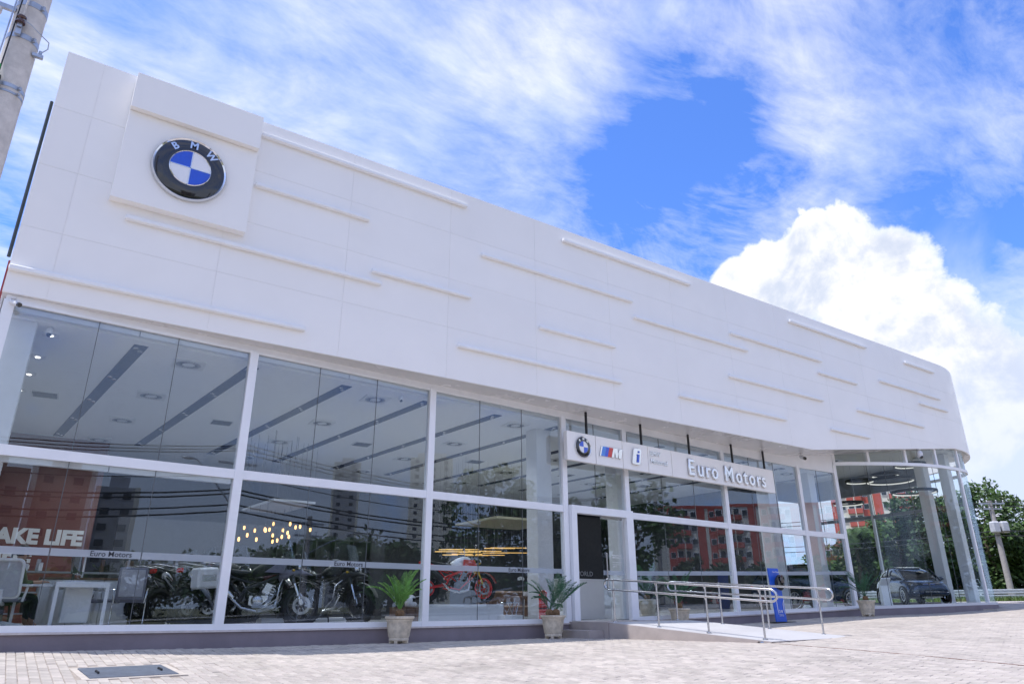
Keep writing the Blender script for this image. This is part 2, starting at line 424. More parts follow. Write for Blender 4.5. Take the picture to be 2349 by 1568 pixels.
    def hexa(s, b4, t4):                                 # any box given bottom and top quads
        return s.add(list(b4) + list(t4), [(3, 2, 1, 0), (4, 5, 6, 7), (0, 1, 5, 4), (1, 2, 6, 5), (2, 3, 7, 6), (3, 0, 4, 7)])
    def loft(s, rings, caps=True, closed=True):
        n = len(rings[0]); vs = [p for r in rings for p in r]; fs = []
        for i in range(len(rings) - 1):
            for j in range(n if closed else n - 1): fs.append((i * n + j, i * n + (j + 1) % n, (i + 1) * n + (j + 1) % n, (i + 1) * n + j))
        if caps: fs.append(tuple(reversed(range(n)))); fs.append(tuple(range((len(rings) - 1) * n, len(rings) * n)))
        return s.add(vs, fs)
    def data(s, name, mats, smooth=None, fix=True):
        me = bpy.data.meshes.new(name); me.from_pydata([tuple(v) for v in s.v], [], s.f)
        for m in (mats if isinstance(mats, (list, tuple)) else [mats]): me.materials.append(m)
        if any(s.m): me.polygons.foreach_set('material_index', s.m)
        if fix:
            bm = bmesh.new(); bm.from_mesh(me); bmesh.ops.recalc_face_normals(bm, faces=bm.faces); bm.to_mesh(me); bm.free()
        me.update()
        if smooth is not None:
            me.shade_smooth()
            try: me.set_sharp_from_angle(angle=R(smooth))
            except Exception: pass
        return me
    def build(s, name, mats, parent=None, smooth=None, fix=True):
        return link(name, s.data(name, mats, smooth, fix), parent)

def link(name, me, parent=None, loc=None, rot=None):
    o = bpy.data.objects.new(name, me); COL.objects.link(o)
    if parent is not None: o.parent = parent
    if loc is not None: o.location = loc
    if rot is not None: o.rotation_euler = rot
    return o
def tag(o, label, cat, group=None, kind=None):
    if label: o['label'] = label
    if cat: o['category'] = cat
    if group: o['group'] = group
    if kind: o['kind'] = kind
    return o
def thing(name, label, cat, loc=(0, 0, 0), rz=0.0, group=None):
    o = bpy.data.objects.new(name, None); COL.objects.link(o); o.location = loc; o.rotation_euler = (0, 0, rz); o.empty_display_size = 0.2
    return tag(o, label, cat, group)
def copy_tree(o, parent=None):
    c = o.copy(); COL.objects.link(c)
    if parent is not None: c.parent = parent
    for ch in list(o.children): copy_tree(ch, c)
    return c
def subsurf(o, lv=1):
    m = o.modifiers.new('round', 'SUBSURF'); m.levels = lv; m.render_levels = lv
    for p in o.data.polygons: p.use_smooth = True
    return o
def text(name, s, size, depth, m, parent, mtx, bold=0.0, align='LEFT', space=1.0, bev=0.0):
    cu = bpy.data.curves.new('lettering', 'FONT'); cu.body = s; cu.size = size; cu.extrude = depth; cu.offset = bold; cu.align_x = align; cu.resolution_u = 3
    cu.space_character = space; cu.bevel_depth = bev; cu.bevel_resolution = 2
    t = bpy.data.objects.new('lettering', cu); COL.objects.link(t)
    bpy.context.view_layer.update()
    me = bpy.data.meshes.new_from_object(t.evaluated_get(bpy.context.evaluated_depsgraph_get()))
    bpy.data.objects.remove(t); bpy.data.curves.remove(cu)
    me.materials.clear(); me.materials.append(m); me.transform(mtx)
    return link(name, me, parent)
def interp(tab, x):
    if x <= tab[0][0]: return tab[0][1]
    for (x0, y0), (x1, y1) in zip(tab, tab[1:]):
        if x <= x1: return y0 + (y1 - y0) * (x - x0) / (x1 - x0)
    return tab[-1][1]
def ss(a, b, x):
    t = max(0.0, min(1.0, (x - a) / (b - a))); return t * t * (3 - 2 * t)

# ------------------------------------------------------------------ ground heights and wall plan
GZ = [(-80, 0.3), (2, 0.09), (6.3, 0.025), (9.9, 0.009), (13.7, 0.0), (16, 0.03), (17.4, 0.075), (21.2, 0.205), (25.4, 0.337), (27.6, 0.36), (30.7, 0.42), (34.5, 0.53), (36, 0.60), (40, 0.78), (46, 0.92), (58, 1.05), (75, 1.15), (140, 1.2), (1500, 1.2)]
def gz(x): return interp(GZ, x)
def ground(x, y):
    z = gz(x) + 0.06 * (1 - ss(8, 14.5, x)) * max(-12.0, min(0.0, y + 0.3))
    return z
PLAN = [(2.05, .11), (6.2, .37), (10.39, .63), (14.42, .83), (16.72, .96), (21.21, 1.2), (25.31, 1.26), (27.62, 1.27), (28.2, 1.02), (29, .75), (30.5, .45), (32, .25), (33.5, .16), (35, .16), (35.8, .23), (36.4, .45), (36.9, .85), (37.2, 1.5), (37.4, 2.5)]
ZS = [(2, .38), (6.25, .352), (10.4, .345), (14.4, .36), (16.7, .371), (21.2, .484), (25.3, .578), (27.6, .642), (28.9, .68), (30.8, .72), (32.8, .76), (34.6, .79), (38, .81)]
ZH = [(2, 5.44), (10, 5.43), (16.7, 5.39), (21.2, 5.33), (25.3, 5.27), (27.6, 5.3)]
ZT = [(27.6, 5.64), (29.1, 5.72), (31.2, 5.87), (33.25, 5.97), (35.2, 6.02), (38, 6.05)]
ZROW = [10.62, 9.364, 8.108, 6.851, 5.592]
def zs(x): return interp(ZS, x)
def zh(x): return interp(ZH, x)
def ztr(x): return interp(ZT, x)
def zfb(x): return interp([(0, 5.592), (24.5, 5.592), (34.8, 6.851), (99, 6.851)], x)   # underside of the white band
def gy(x): return interp(PLAN, x)
def wn(x):                                            # outward normal of the glazed wall
    e = 0.02
    for (x0, y0), (x1, y1) in zip(PLAN, PLAN[1:]):
        if x0 - 1e-6 <= x <= x1 + 1e-6:
            t = Vector((x1 - x0, y1 - y0)).normalized(); return Vector((t.y, -t.x))
    return Vector((0, -1))
def wn2(x): return (wn(x - 0.03) + wn(x + 0.03)).normalized()
def wp(x, d=0.0, z=0.0):
    n = wn2(x); return Vector((x + n.x * d, gy(x) + n.y * d, z))
def strip(mb, xa, xb, zb, zt, d0, d1):
    fb = zb if callable(zb) else (lambda x: zb); ft = zt if callable(zt) else (lambda x: zt)
    xs = [xa] + [p[0] for p in PLAN if xa + 0.01 < p[0] < xb - 0.01] + [xb]
    if xb - xa > 1.5:
        ex = []
        for a, b in zip(xs, xs[1:]):
            k = max(1, int((b - a) / 1.4)); ex += [a + (b - a) * i / k for i in range(k)]
        xs = ex + [xb]
    mb.loft([[wp(x, d0, fb(x)), wp(x, d1, fb(x)), wp(x, d1, ft(x)), wp(x, d0, ft(x))] for x in xs])
    return mb

# ------------------------------------------------------------------ ground, paving, road
def grid(name, xs, ys, fz, m, kind='structure', hole=None):
    vs = [(x, y, fz(x, y)) for y in ys for x in xs]; n = len(xs); fs = []
    for j in range(len(ys) - 1):
        for i in range(n - 1):
            fs.append((j * n + i, j * n + i + 1, (j + 1) * n + i + 1, (j + 1) * n + i))
    me = bpy.data.meshes.new(name); me.from_pydata(vs, [], fs); me.materials.append(m); me.shade_smooth()
    o = link(name, me); o['kind'] = kind
    return o
def rng(a, b, st):
    k = max(1, int(round((b - a) / st))); return [a + (b - a) * i / k for i in range(k + 1)]
PAVE_M = bpy.data.materials.new('far_paving'); PAVE_M.use_nodes = True
N = NT(PAVE_M.node_tree); b_ = PAVE_M.node_tree.nodes['Principled BSDF']
co_ = N.new('ShaderNodeTexCoord').outputs['Object']
br = N.new('ShaderNodeTexBrick'); N.put(br.inputs['Vector'], co_)
br.inputs['Color1'].default_value = (0.47, 0.43, 0.41, 1); br.inputs['Color2'].default_value = (0.40, 0.37, 0.355, 1); br.inputs['Mortar'].default_value = (0.27, 0.235, 0.21, 1)
br.inputs['Scale'].default_value = 1.0; br.inputs['Brick Width'].default_value = 0.28; br.inputs['Row Height'].default_value = 0.115; br.inputs['Mortar Size'].default_value = 0.007
N.put(b_.inputs['Base Color'], N.mix(N.ramp(N.noise(co_, 0.5, 6), 0.3, 0.7), br.outputs[0], N.mix(0.25, br.outputs[0], c4((0.32, 0.30, 0.29)))))
b_.inputs['Roughness'].default_value = 0.88

lay = lambda o: (lambda x, y: ground(x, y) + o)
XS = [-1200, -600, -300, -150, -80, -40, -20, -8] + rng(-4, 60, 1.0) + [70, 85, 110, 150, 250, 500, 1200]
YS = [-1200, -600, -300, -150, -90, -60, -45] + rng(-36, 4, 1.0) + [8, 15, 25, 40, 60, 90, 150, 300, 600, 1200]
grid('ground', XS, YS, lay(-0.045), M_EARTH)
far = grid('forecourt', rng(-12, 50, 1.0), rng(-20, 12, 1.0), lay(-0.022), PAVE_M)
road = grid('road', rng(-120, 160, 4), rng(-36, -22, 2), lay(-0.03), M_ASPH)
pvm = MB(); strip_y = rng(-22, -20.0, 1)
grid('pavement', rng(-120, 160, 4), rng(-22, -20, 1), lay(0.08), PAVE_M)
grid('pavement', rng(-120, 160, 4), rng(-39, -36, 1), lay(0.08), PAVE_M)

# paving blocks: the 300 that show largest are pieces of their own
CR = cam.rotation_euler.to_matrix().transposed()
def seen(p):
    v = CR @ (Vector(p) - CAM)
    if v.z > -0.5: return None
    return (1174.5 + 1612.8 * v.x / -v.z, 784 - 1612.8 * v.y / -v.z, -v.z)
PX, PY = 0.112, 0.255
PX2, PY2 = 0.1055, 0.2485
MAN = (4.47, -2.67)                                    # manhole centre
def paver_free(x, y):
    if y > gy(min(x, 37.3)) - 0.06 - 0.12 and 1.9 < x < 37.4: return False
    if 14.0 < x < 17.6 and y > -0.62: return False
    if y > -4.42 and 14.38 + 0.16 * (-y - 0.6) / 1.0 < x + 0.06 and x < 17.55: return False
    if abs(x - MAN[0]) < 0.64 and abs(y - MAN[1]) < 0.66: return False
    return True
cand = []
rows_x = int((44 - 1.0) / PX)
for i in range(rows_x):
    x = 1.0 + i * PX
    off = (i % 2) * PY * 0.5
    ylo = -10.5 if x < 22 else -6.0
    for j in range(int((2.5 - ylo) / PY)):
        y = ylo + j * PY + off
        if not paver_free(x, y): continue
        s = seen((x, y, ground(x, y)))
        if s is None or not (-260 < s[0] < 2600 and s[1] < 1790): continue
        if s[2] > 33: continue
        cand.append((s[2], (0 < s[0] < 2349 and s[1] < 1566), x, y))
cand.sort(key=lambda c: (not c[1], c[0]))
def paver_geo(dz=0.0, jit=0.0):
    a, b = PX2 / 2, PY2 / 2; e = 0.006
    vs = [(-a, -b, -0.03), (a, -b, -0.03), (a, b, -0.03), (-a, b, -0.03), (-a, -b, -e), (a, -b, -e), (a, b, -e), (-a, b, -e),
          (-a + e, -b + e, 0), (a - e, -b + e, 0), (a - e, b - e, 0), (-a + e, b - e, 0)]
    fs = [(0, 1, 5, 4), (1, 2, 6, 5), (2, 3, 7, 6), (3, 0, 4, 7), (4, 5, 9, 8), (5, 6, 10, 9), (6, 7, 11, 10), (7, 4, 8, 11), (8, 9, 10, 11)]
    return vs, fs
pv, pf = paver_geo()
pm = bpy.data.meshes.new('paving_block'); pm.from_pydata(pv, [], pf); pm.materials.append(M_PAVE); pm.update()
prng = random.Random(3)
big = MB()
sand = grid('paving_bed', rng(0.6, 44, 0.7), rng(-10.8, 2.6, 0.7), lay(-0.010), M_SAND)
nb = 0
for k, (d, inn, x, y) in enumerate(cand):
    z = ground(x, y) + prng.uniform(-0.003, 0.003)
    e = 0.1
    tx = (ground(x, y + e) - ground(x, y - e)) / (2 * e) + prng.gauss(0, 0.008); ty = -(ground(x + e, y) - ground(x - e, y)) / (2 * e) + prng.gauss(0, 0.012)
    rz = prng.gauss(0, 0.012)
    if nb < 300 and inn:
        link('paving_block', pm, sand, (x, y, z), (tx, ty, rz)); nb += 1
    else:
        ca, sa = math.cos(rz), math.sin(rz)
        big.add([(x + vx * ca - vy * sa, y + vx * sa + vy * ca, z + vz + vy * tx - vx * ty) for vx, vy, vz in pv], pf)
o = big.build('paving_block', M_PAVE, sand, fix=False); o['kind'] = 'stuff'

# the joint that runs across the paving from the corner of the ramp
m = MB(); JP = [(14.98, -4.50), (14.72, -5.2), (14.42, -6.0), (14.18, -6.8), (13.95, -7.5), (13.76, -8.15), (13.55, -8.8), (13.38, -9.35), (13.2, -9.9), (13.0, -10.5)]
m.loft([[(x - .008, y - .012, ground(x, y) - .01), (x + .008, y + .012, ground(x, y) - .01), (x + .008, y + .012, ground(x, y) + .006), (x - .008, y - .012, ground(x, y) + .006)] for x, y in JP])
o = m.build('expansion_joint', mat('joint_filler', (0.20, 0.12, 0.10), 0.9, var=0.4, scale=20)); o['kind'] = 'structure'
# manhole cover
mh = thing('manhole_cover', 'rectangular dark grey metal inspection cover set in pale mortar in the paving', 'manhole cover', (MAN[0], MAN[1], ground(*MAN)), 0.0)
mh.rotation_euler = (math.atan(0.06), 0, R(4))
m = MB(); m.box((0, 0, -0.005), (0.99, .94, 0.03), bev=0.006); m.build('cover_plate', M_MANHOLE, mh)
m = MB()
for (cx_, cy_, dx, dy) in ((0, .515, 1.17, .08), (0, -.515, 1.17, .08), (.54, 0, .08, .95), (-.54, 0, .08, .95)): m.box((cx_, cy_, -0.012), (dx, dy, 0.028))
m.build('mortar_frame', M_MORTAR, mh)
for sx in (-1, 1):
    m = MB(); m.tube([(sx * .36, -.16, .005), (sx * .36, -.16, .028), (sx * .36, .02, .028), (sx * .36, .02, .005)], 0.011, 6); m.build('handle', M_BLACK, mh)

# ------------------------------------------------------------------ the showroom
bld = thing('showroom_building', 'white car showroom with tall panelled band over full height glass front', 'building')
# plinth and sill
m = MB(); strip(m, 2.0, 14.40, lambda x: gz(x) - 0.25, lambda x: zs(x) - 0.075, -0.12, 0.07); strip(m, 17.5, 37.4, lambda x: gz(x) - 0.25, lambda x: zs(x) - 0.075, -0.12, 0.07)
m.build('plinth', M_PLINTH, bld)
m = MB(); strip(m, 2.0, 14.42, lambda x: zs(x) - 0.075, lambda x: zs(x) - 0.042, -0.10, 0.105); strip(m, 16.9, 27.6, lambda x: zs(x) - 0.075, lambda x: zs(x) - 0.042, -0.10, 0.105)
m.build('window_sill', M_SILL, bld)
# rails of the glazing
MULL = [2.05, 6.2, 10.39, 14.42, 16.72, 21.21, 25.31, 27.62]
def rail(name, xa, xb, zb, zt, d0=-0.06, d1=0.06): return strip(MB(), xa, xb, zb, zt, d0, d1).build(name, M_FRAME, bld)
for a, b in zip(MULL, MULL[1:]):
    w = 0.075
    if a != 14.42: rail('bottom_rail', a + w, b - w, lambda x: zs(x) - 0.042, lambda x: zs(x) + 0.055)
    rail('transom', a + w, b - w, 2.935, 3.105, -0.055, 0.055)
    rail('head_rail', a + w, b - w, lambda x: zh(x), lambda x: zh(x) + 0.05, -0.05, 0.05)
rail('header_board', 2.05, 27.6, lambda x: zh(x) + 0.05, lambda x: zfb(x), -0.12, 0.03)
for x in MULL:
    w = 0.14 if x == 2.05 else 0.08
    m = MB(); strip(m, x - w if x > 2.1 else x - 0.02, x + w, lambda q: zs(q) - 0.042, (lambda q: zh(q) + 0.05) if x < 27 else (lambda q: ztr(q) - 0.05), -0.07, 0.07)
    m.build('mullion', M_FRAME, bld)
# door frame, proud of the wall
m = MB(); strip(m, 14.52, 14.70, 0.36, 2.93, -0.05, 0.17); m.build('door_post', M_FRAME, bld)
m = MB(); strip(m, 16.52, 16.78, 0.36, 2.93, 0.072, 0.17); m.build('door_post', M_FRAME, bld)
m = MB(); strip(m, 14.52, 16.78, 2.93, 3.12, 0.058, 0.172); m.build('door_head', M_FRAME, bld)
# panes
def pane(xa, xb, zb, zt, g=0.004, gl=None):
    return strip(MB(), xa + g, xb - g, zb, zt, -0.006, 0.006).build('glass_pane', gl or M_GLASS, bld)
def sj(*a): strip(MB(), *a).build('sealant_joint', M_SEAL, bld)
for a, b in zip(MULL, MULL[1:]):
    a2, b2 = a + 0.08, b - 0.08
    n = {0: 3, 1: 3, 2: 3, 3: 2, 4: 3, 5: 3, 6: 2}[MULL.index(a)]
    for i in range(n):
        xa = a2 + (b2 - a2) * i / n; xb = a2 + (b2 - a2) * (i + 1) / n
        pane(xa, xb, 3.105, lambda x: zh(x))
        if i: sj(xa - 0.0045, xa + 0.0045, 3.105, lambda x: zh(x), -0.009, 0.009)
        if a != 14.42:
            p = pane(xa, xb, lambda x: zs(x) + 0.055, 2.935)
            if i: sj(xa - 0.0045, xa + 0.0045, lambda x: zs(x) + 0.055, 2.935, -0.009, 0.009)
            strip(MB(), xa + 0.01, xb - 0.01, lambda x: zs(x) + 1.08, lambda x: zs(x) + 1.195, 0.007, 0.0085).build('frosted_strip', M_FROST, p)
# sliding door leaves, standing open
def leaf(xa, xb, d, hx):
    p = strip(MB(), xa, xb, 0.375, 2.92, d - 0.006, d + 0.006).build('door_leaf', M_GLASS, bld)
    strip(MB(), xa, xb, 2.86, 2.925, d - 0.02, d + 0.02).build('door_clamp', M_STEEL, p)
    mm = MB(); q = wp(hx, d + 0.06)
    mm.tube([(q.x, q.y, 1.05), (q.x, q.y, 2.0)], 0.02, 8)
    for z in (1.15, 1.9): mm.tube([(q.x, q.y, z), (q.x + .004, q.y + 0.06, z)], 0.012, 6)
    mm.build('door_handle', M_STEEL, p)
    strip(MB(), xa + .01, xb - .01, zs(xa) + 1.08, zs(xa) + 1.195, d + 0.007, d + 0.0085).build('frosted_strip', M_FROST, p)
    return p
dl = leaf(15.72, 16.50, -0.02, 15.82)
def wall_mtx(x, z, d):                                 # text lying on the glazed wall
    n = wn(x); t = Vector((-n.y, n.x, 0)); o_ = wp(x, d, z)
    return Matrix(((t.x, 0, n.x, o_.x), (t.y, 0, n.y, o_.y), (0, 1, 0, o_.z), (0, 0, 0, 1)))
for i, s_ in enumerate(['EURO MOTORS', 'BMW | MINI | MOTORRAD', '', 'Horario de Funcionamento - Showroom', 'Seg - Sex 8h - 19h', 'Sab 8h - 14h']):
    if s_: text('door_lettering', s_, 0.05 if i < 2 else 0.03, 0.001, M_EWHITE, dl, wall_mtx(16.08, 1.93 - i * 0.055, -0.010))
for x0, s_ in ((4.02, .135), (8.28, .135), (12.62, .135)):
    text('strip_lettering', 'Euro Motors', 0.12, 0.001, M_INK, bld, wall_mtx(x0, zs(x0) + 1.10, 0.0105), bold=0.0012)
# glazed round corner
DB = [27.70, 29.0, 29.9, 31.15, 32.9, 34.95]
for a, b in zip(DB, DB[1:]):
    pane(a, b, lambda x: zs(x) + 0.02, lambda x: ztr(x) - 0.05, gl=M_GLASS2)
    if a > 28: sj(a - 0.005, a + 0.005, lambda x: zs(x) + 0.02, lambda x: ztr(x) - 0.05, -0.009, 0.009)
pane(35.08, 36.4, lambda x: zs(x) + 0.02, lambda x: ztr(x) - 0.05, gl=M_GLASS2)
pane(36.4, 37.4, lambda x: zs(x) + 0.02, lambda x: ztr(x) - 0.05, gl=M_GLASS2)
strip(MB(), 34.95, 35.08, lambda x: zs(x) + 0.02, lambda x: ztr(x) - 0.05, -0.06, 0.06).build('mullion', M_FRAME, bld)
strip(MB(), 27.70, 37.4, lambda x: zs(x) - 0.075, lambda x: zs(x) + 0.02, -0.08, 0.06).build('bottom_rail', M_OFFWHITE, bld)
strip(MB(), 27.62, 37.4, lambda x: ztr(x) - 0.06, lambda x: ztr(x) + 0.06, -0.06, 0.07).build('transom', M_FRAME, bld)
CM = [27.66, 29.13, 31.21, 33.27, 35.17, 36.6]
for i, x in enumerate(CM):
    strip(MB(), x - 0.06, x + 0.06, lambda q: ztr(q) + 0.06, lambda q: zfb(q) + 0.05, -0.06, 0.06).build('mullion', M_FRAME, bld)
for a, b in zip(CM, CM[1:]): pane(a + 0.06, b - 0.06, lambda x: ztr(x) + 0.06, lambda x: zfb(x) + 0.05, gl=M_GLASS2)

# white panelled band
FA0, FRAD = 34.9, 6.0
def fp(s_, off=0.0):
    if s_ <= FA0: return Vector((s_, off, 0))
    a = (s_ - FA0) / FRAD
    return Vector((FA0 + (FRAD - off) * math.sin(a), FRAD - (FRAD - off) * math.cos(a), 0))
cols = [1.98] + [2.6 * c for c in range(1, 17)]
gap = 0.003
for ci in range(len(cols) - 1):
    a, b = cols[ci] + gap, cols[ci + 1] - gap
    if ci == 0: a = 1.98
    for ri in range(4):
        zt_, zb_ = ZROW[ri] - gap, ZROW[ri + 1] + gap
        if ri == 0: zt_ = ZROW[0]
        seg = [a + (b - a) * k / (8 if b > FA0 else 4) for k in range((8 if b > FA0 else 4) + 1)]
        if a < 24.5 < b: seg = sorted(seg + [24.5])
        if ri == 3:
            if a > 34.8: continue
            seg = [q for q in seg if q < 34.6] + ([34.6] if b > 34.6 else [])
            zb = lambda q: max(zfb(q), 5.592) if q > 24.5 else 5.592
        else: zb = lambda q, z=zb_: z
        if len(seg) < 2: continue
        rings = []
        for q in seg:
            f, k_ = fp(q, 0.0), fp(q, 0.05)
            f = f; rings.append([(f.x, f.y, min(zb(q), zt_ - 0.01)), (f.x, f.y, zt_), (k_.x, k_.y, zt_), (k_.x, k_.y, min(zb(q), zt_ - 0.01))])
        MB().loft(rings).build('fascia_panel', M_PANEL, bld, smooth=30)
m = MB(); qs = rng(1.98, FA0, 1.0) + [FA0 + FRAD * a for a in (0.1, 0.2, 0.3, 0.4, 0.5, 0.6, 0.7, 0.85, 1.0, 1.2)]
m.loft([[(fp(q, .008).x, fp(q, .008).y, zfb(q) + .004), (fp(q, .008).x, fp(q, .008).y, 10.6), (fp(q, .25).x, fp(q, .25).y, 10.6), (fp(q, .25).x, fp(q, .25).y, zfb(q) + .004)] for q in qs])
m.build('fascia_backing', M_JOINT, bld)
m = MB()                                               # soffit between band and glass, and its edge strip
xs_ = rng(1.98, 36.8, 0.6)
def sy(x): return 0.051 if x < FA0 else 0.053 + FRAD - math.sqrt(FRAD ** 2 - (x - FA0) ** 2)
m.loft([[(x, sy(x), zfb(x) + 0.002), (x, gy(x) + 0.25, zfb(x) + 0.002), (x, gy(x) + 0.25, zfb(x) + 0.06), (x, sy(x), zfb(x) + 0.06)] for x in xs_])
m.build('soffit', M_SOFF, bld)
BARS = [(5.66, 10.84, 10.25), (5.67, 8.25, 9.00), (3.48, 8.64, 7.48), (8.39, 11.00, 7.75), (1.98, 7.05, 6.02), (11.29, 16.49, 9.01), (13.94, 19.10, 10.25), (10.67, 15.86, 6.43), (13.08, 15.71, 7.44), (16.51, 21.62, 8.53), (20.81, 25.84, 8.98), (24.20, 29.13, 10.18), (20.50, 25.53, 7.46), (18.13, 23.19, 6.43), (25.52, 27.98, 8.50), (29.70, 34.41, 8.93), (31.97, 34.37, 10.12), (32.52, 34.85, 8.46), (27.67, 32.45, 7.45), (25.72, 28.15, 6.46)]
for a, b, z in BARS:
    m = MB(); m.box(((a + b) / 2, -0.05, z), (b - a, 0.10, 0.095), bev=0.016); m.build('trim_bar', M_TRIM, bld)
# roof, side wall, interior shell
m = MB(); m.box((18, 7.4, 10.2), (32, 14.2, 0.2)); m.build('roof', M_JOINT, bld)
m = MB(); m.box((1.975, 7.35, 4.9), (0.03, 13.9, 10.2)); m.build('side_wall', M_JOINT, bld)
m = MB(); m.box((1.935, 7.4, 3.1), (0.05, 13.6, 6.6)); m.build('red_side_wall', mat('side_wall_red', (0.30, 0.05, 0.05), 0.7, var=0.12), bld)
m = MB(); m.box((2.04, 7.2, 2.9), (0.08, 13.6, 5.1)); m.build('inner_wall', M_WALLIN, bld)
m = MB(); m.tube([(1.925, 0.20, 6.3), (1.925, 0.20, 9.55)], 0.028, 10); m.build('downpipe', mat('downpipe_green', (0.035, 0.05, 0.055), 0.5, var=0.1), bld)
fl = grid('floor', rng(2.0, 38.4, 1.3), rng(-0.1, 14, 1.0), lambda x, y: zs(x) - 0.03, M_FLOOR)
me = fl.data; bm = bmesh.new(); bm.from_mesh(me)
bmesh.ops.delete(bm, geom=[f for f in bm.faces if False], context='FACES')
for v in bm.verts:
    x = v.co.x; lim = gy(min(x, 37.3)) - 0.04
    if v.co.y < lim: v.co.y = lim
bm.to_mesh(me); bm.free(); fl.parent = bld; del fl['kind']
m = MB(); m.box((14.8, 13.9, 2.9), (25.6, 0.2, 5.4)); m.build('back_wall', M_WALLDK, bld)
CEX0, CEX1 = 2.08, 27.5
m = MB(); qs = rng(CEX0, CEX1, 1.5)
m.loft([[(x, gy(x) + 0.16, 5.30), (x, 13.8, 5.30), (x, 13.8, 5.42), (x, gy(x) + 0.16, 5.42)] for x in qs]); m.build('ceiling', M_CEIL, bld)
m = MB(); m.loft([[(x, gy(x) + 0.11, 5.42), (x, gy(x) + 0.16, 5.42), (x, gy(x) + 0.16, 5.6), (x, gy(x) + 0.11, 5.6)] for x in qs]); m.build('ceiling_edge', M_CEIL, bld)
for i in range(12):                                    # dark slots with pairs of small lamps
    x0 = 4.22 + 2.095 * i
    if x0 > 26.5: break
    y0 = gy(x0) + 0.42 if i != 6 else 2.2; L = 9.35
    m = MB(); dx = -0.085 * L
    m.hexa([(x0 - .12, y0, 5.284), (x0 + .12, y0, 5.284), (x0 + .12 + dx, y0 + L, 5.284), (x0 - .12 + dx, y0 + L, 5.284)], [(x0 - .12, y0, 5.302), (x0 + .12, y0, 5.302), (x0 + .12 + dx, y0 + L, 5.302), (x0 - .12 + dx, y0 + L, 5.302)])
    slot = m.build('ceiling_slot', M_NAVY, bld)
    for k in range(5):
        for e in (-.05, .05):
            yy = y0 + 0.25 + k * 2.2 + e * 1.6; xx = x0 - 0.085 * (yy - y0) + e
            mm = MB(); mm.lathe([(0.0, 0.0), (0.045, 0.0), (0.05, 0.02), (0.0, 0.03)], 10, c=(xx, yy, 5.262)); mm.build('spotlight', M_STEEL, slot)
        if k in (1, 3):                                # light added at this pair to brighten and cool the ceiling
            ld = bpy.data.lights.new('spotlight', 'SPOT'); ld.energy = 55; ld.spot_size = R(150); ld.spot_blend = 0.4; ld.shadow_soft_size = 0.04; ld.color = (0.84, 0.91, 1.0)
            lo = bpy.data.objects.new('spotlight', ld); COL.objects.link(lo); lo.parent = slot; lo.location = (xx, yy, 5.24)
def swirl(x, y, z=5.30, s=0.6):
    m = MB(); m.box((0, 0, -0.012), (s, s, 0.022)); o_ = link('air_diffuser', m.data('air_diffuser', M_OFFWHITE), bld, (x, y, z), (0, 0, R(-4)))
    mm = MB()
    for k in range(24):
        t = 2 * math.pi * k / 24 + 0.25
        mm.box((math.cos(t) * s * .30, math.sin(t) * s * .30, -0.0255), (s * .2, s * .022, 0.006), (0, 0, t - 0.35))
    mm.build('diffuser_vane', M_PLASTIC, o_)
for i in range(6):
    for k in range(4):
        x0 = 5.18 + 4.2 * i - 0.085 * 2.85 * k; y0 = gy(x0) + 1.0 + 2.88 * k
        if x0 < 27: swirl(x0, y0)
for i, (x, y) in enumerate([(2.9, 5.4), (6.9, 5.85), (11.06, 6.26), (15.31, 6.65), (19.5, 7.0), (23.7, 7.2)]):
    m = MB(); m.box((0, 0, -0.012), (0.55, 0.55, 0.02)); o_ = link('return_grille', m.data('return_grille', M_OFFWHITE), bld, (x, y, 5.30), (0, 0, R(-4)))
    mm = MB()
    for k in range(9): mm.box((0, -0.22 + k * 0.055, -0.025), (0.48, 0.032, 0.006))
    mm.build('grille_slat', M_PLASTIC, o_)
for x, y in [(2.78, .96), (2.64, 2.45), (2.54, 3.82), (2.41, 5.29), (2.3, 6.68), (2.2, 8.05)]:
    m = MB(); m.box((x, y, 5.29), (0.26, 0.22, 0.02)); o_ = m.build('recessed_downlight', M_OFFWHITE, bld)
    mm = MB(); mm.lathe([(0.0, 0), (0.04, 0.0), (0.045, 0.01), (0, 0.012)], 12, c=(x, y, 5.268)); mm.build('lamp', M_LIT, o_)
# blind cassettes
def cassette(xa, xb, z, d): strip(MB(), xa, xb, z - 0.045, z + 0.045, d - 0.09, d).build('blind_cassette', M_OFFWHITE, bld)
for a, b in zip(MULL[:3], MULL[1:4]):
    mid = (a + b) / 2; cassette(a + 0.1, mid - 0.01, 5.385, -0.03); cassette(mid + 0.01, b - 0.1, 5.385, -0.03)
cassette(2.2, 4.05, 2.89, -0.03); cassette(4.07, 6.1, 2.89, -0.03)
# columns
def column(x, y, w, d, zt_, m_=None): 
    m = MB(); m.box((x, y, (zs(x) - 0.03 + zt_) / 2), (w, d, zt_ - zs(x) + 0.03), bev=0.012); return m.build('column', m_ or M_OFFWHITE, bld)
for x, y, w in ((2.35, .62, .42), (14.5, 2.0, .5), (17.35, 1.95, .5), (24.6, 2.1, .5), (26.9, 1.95, .4)): column(x, y, w, w, 5.3)
column(35.95, 2.08, .42, .42, 6.9); column(35.95, 1.1, .38, .38, 6.9)
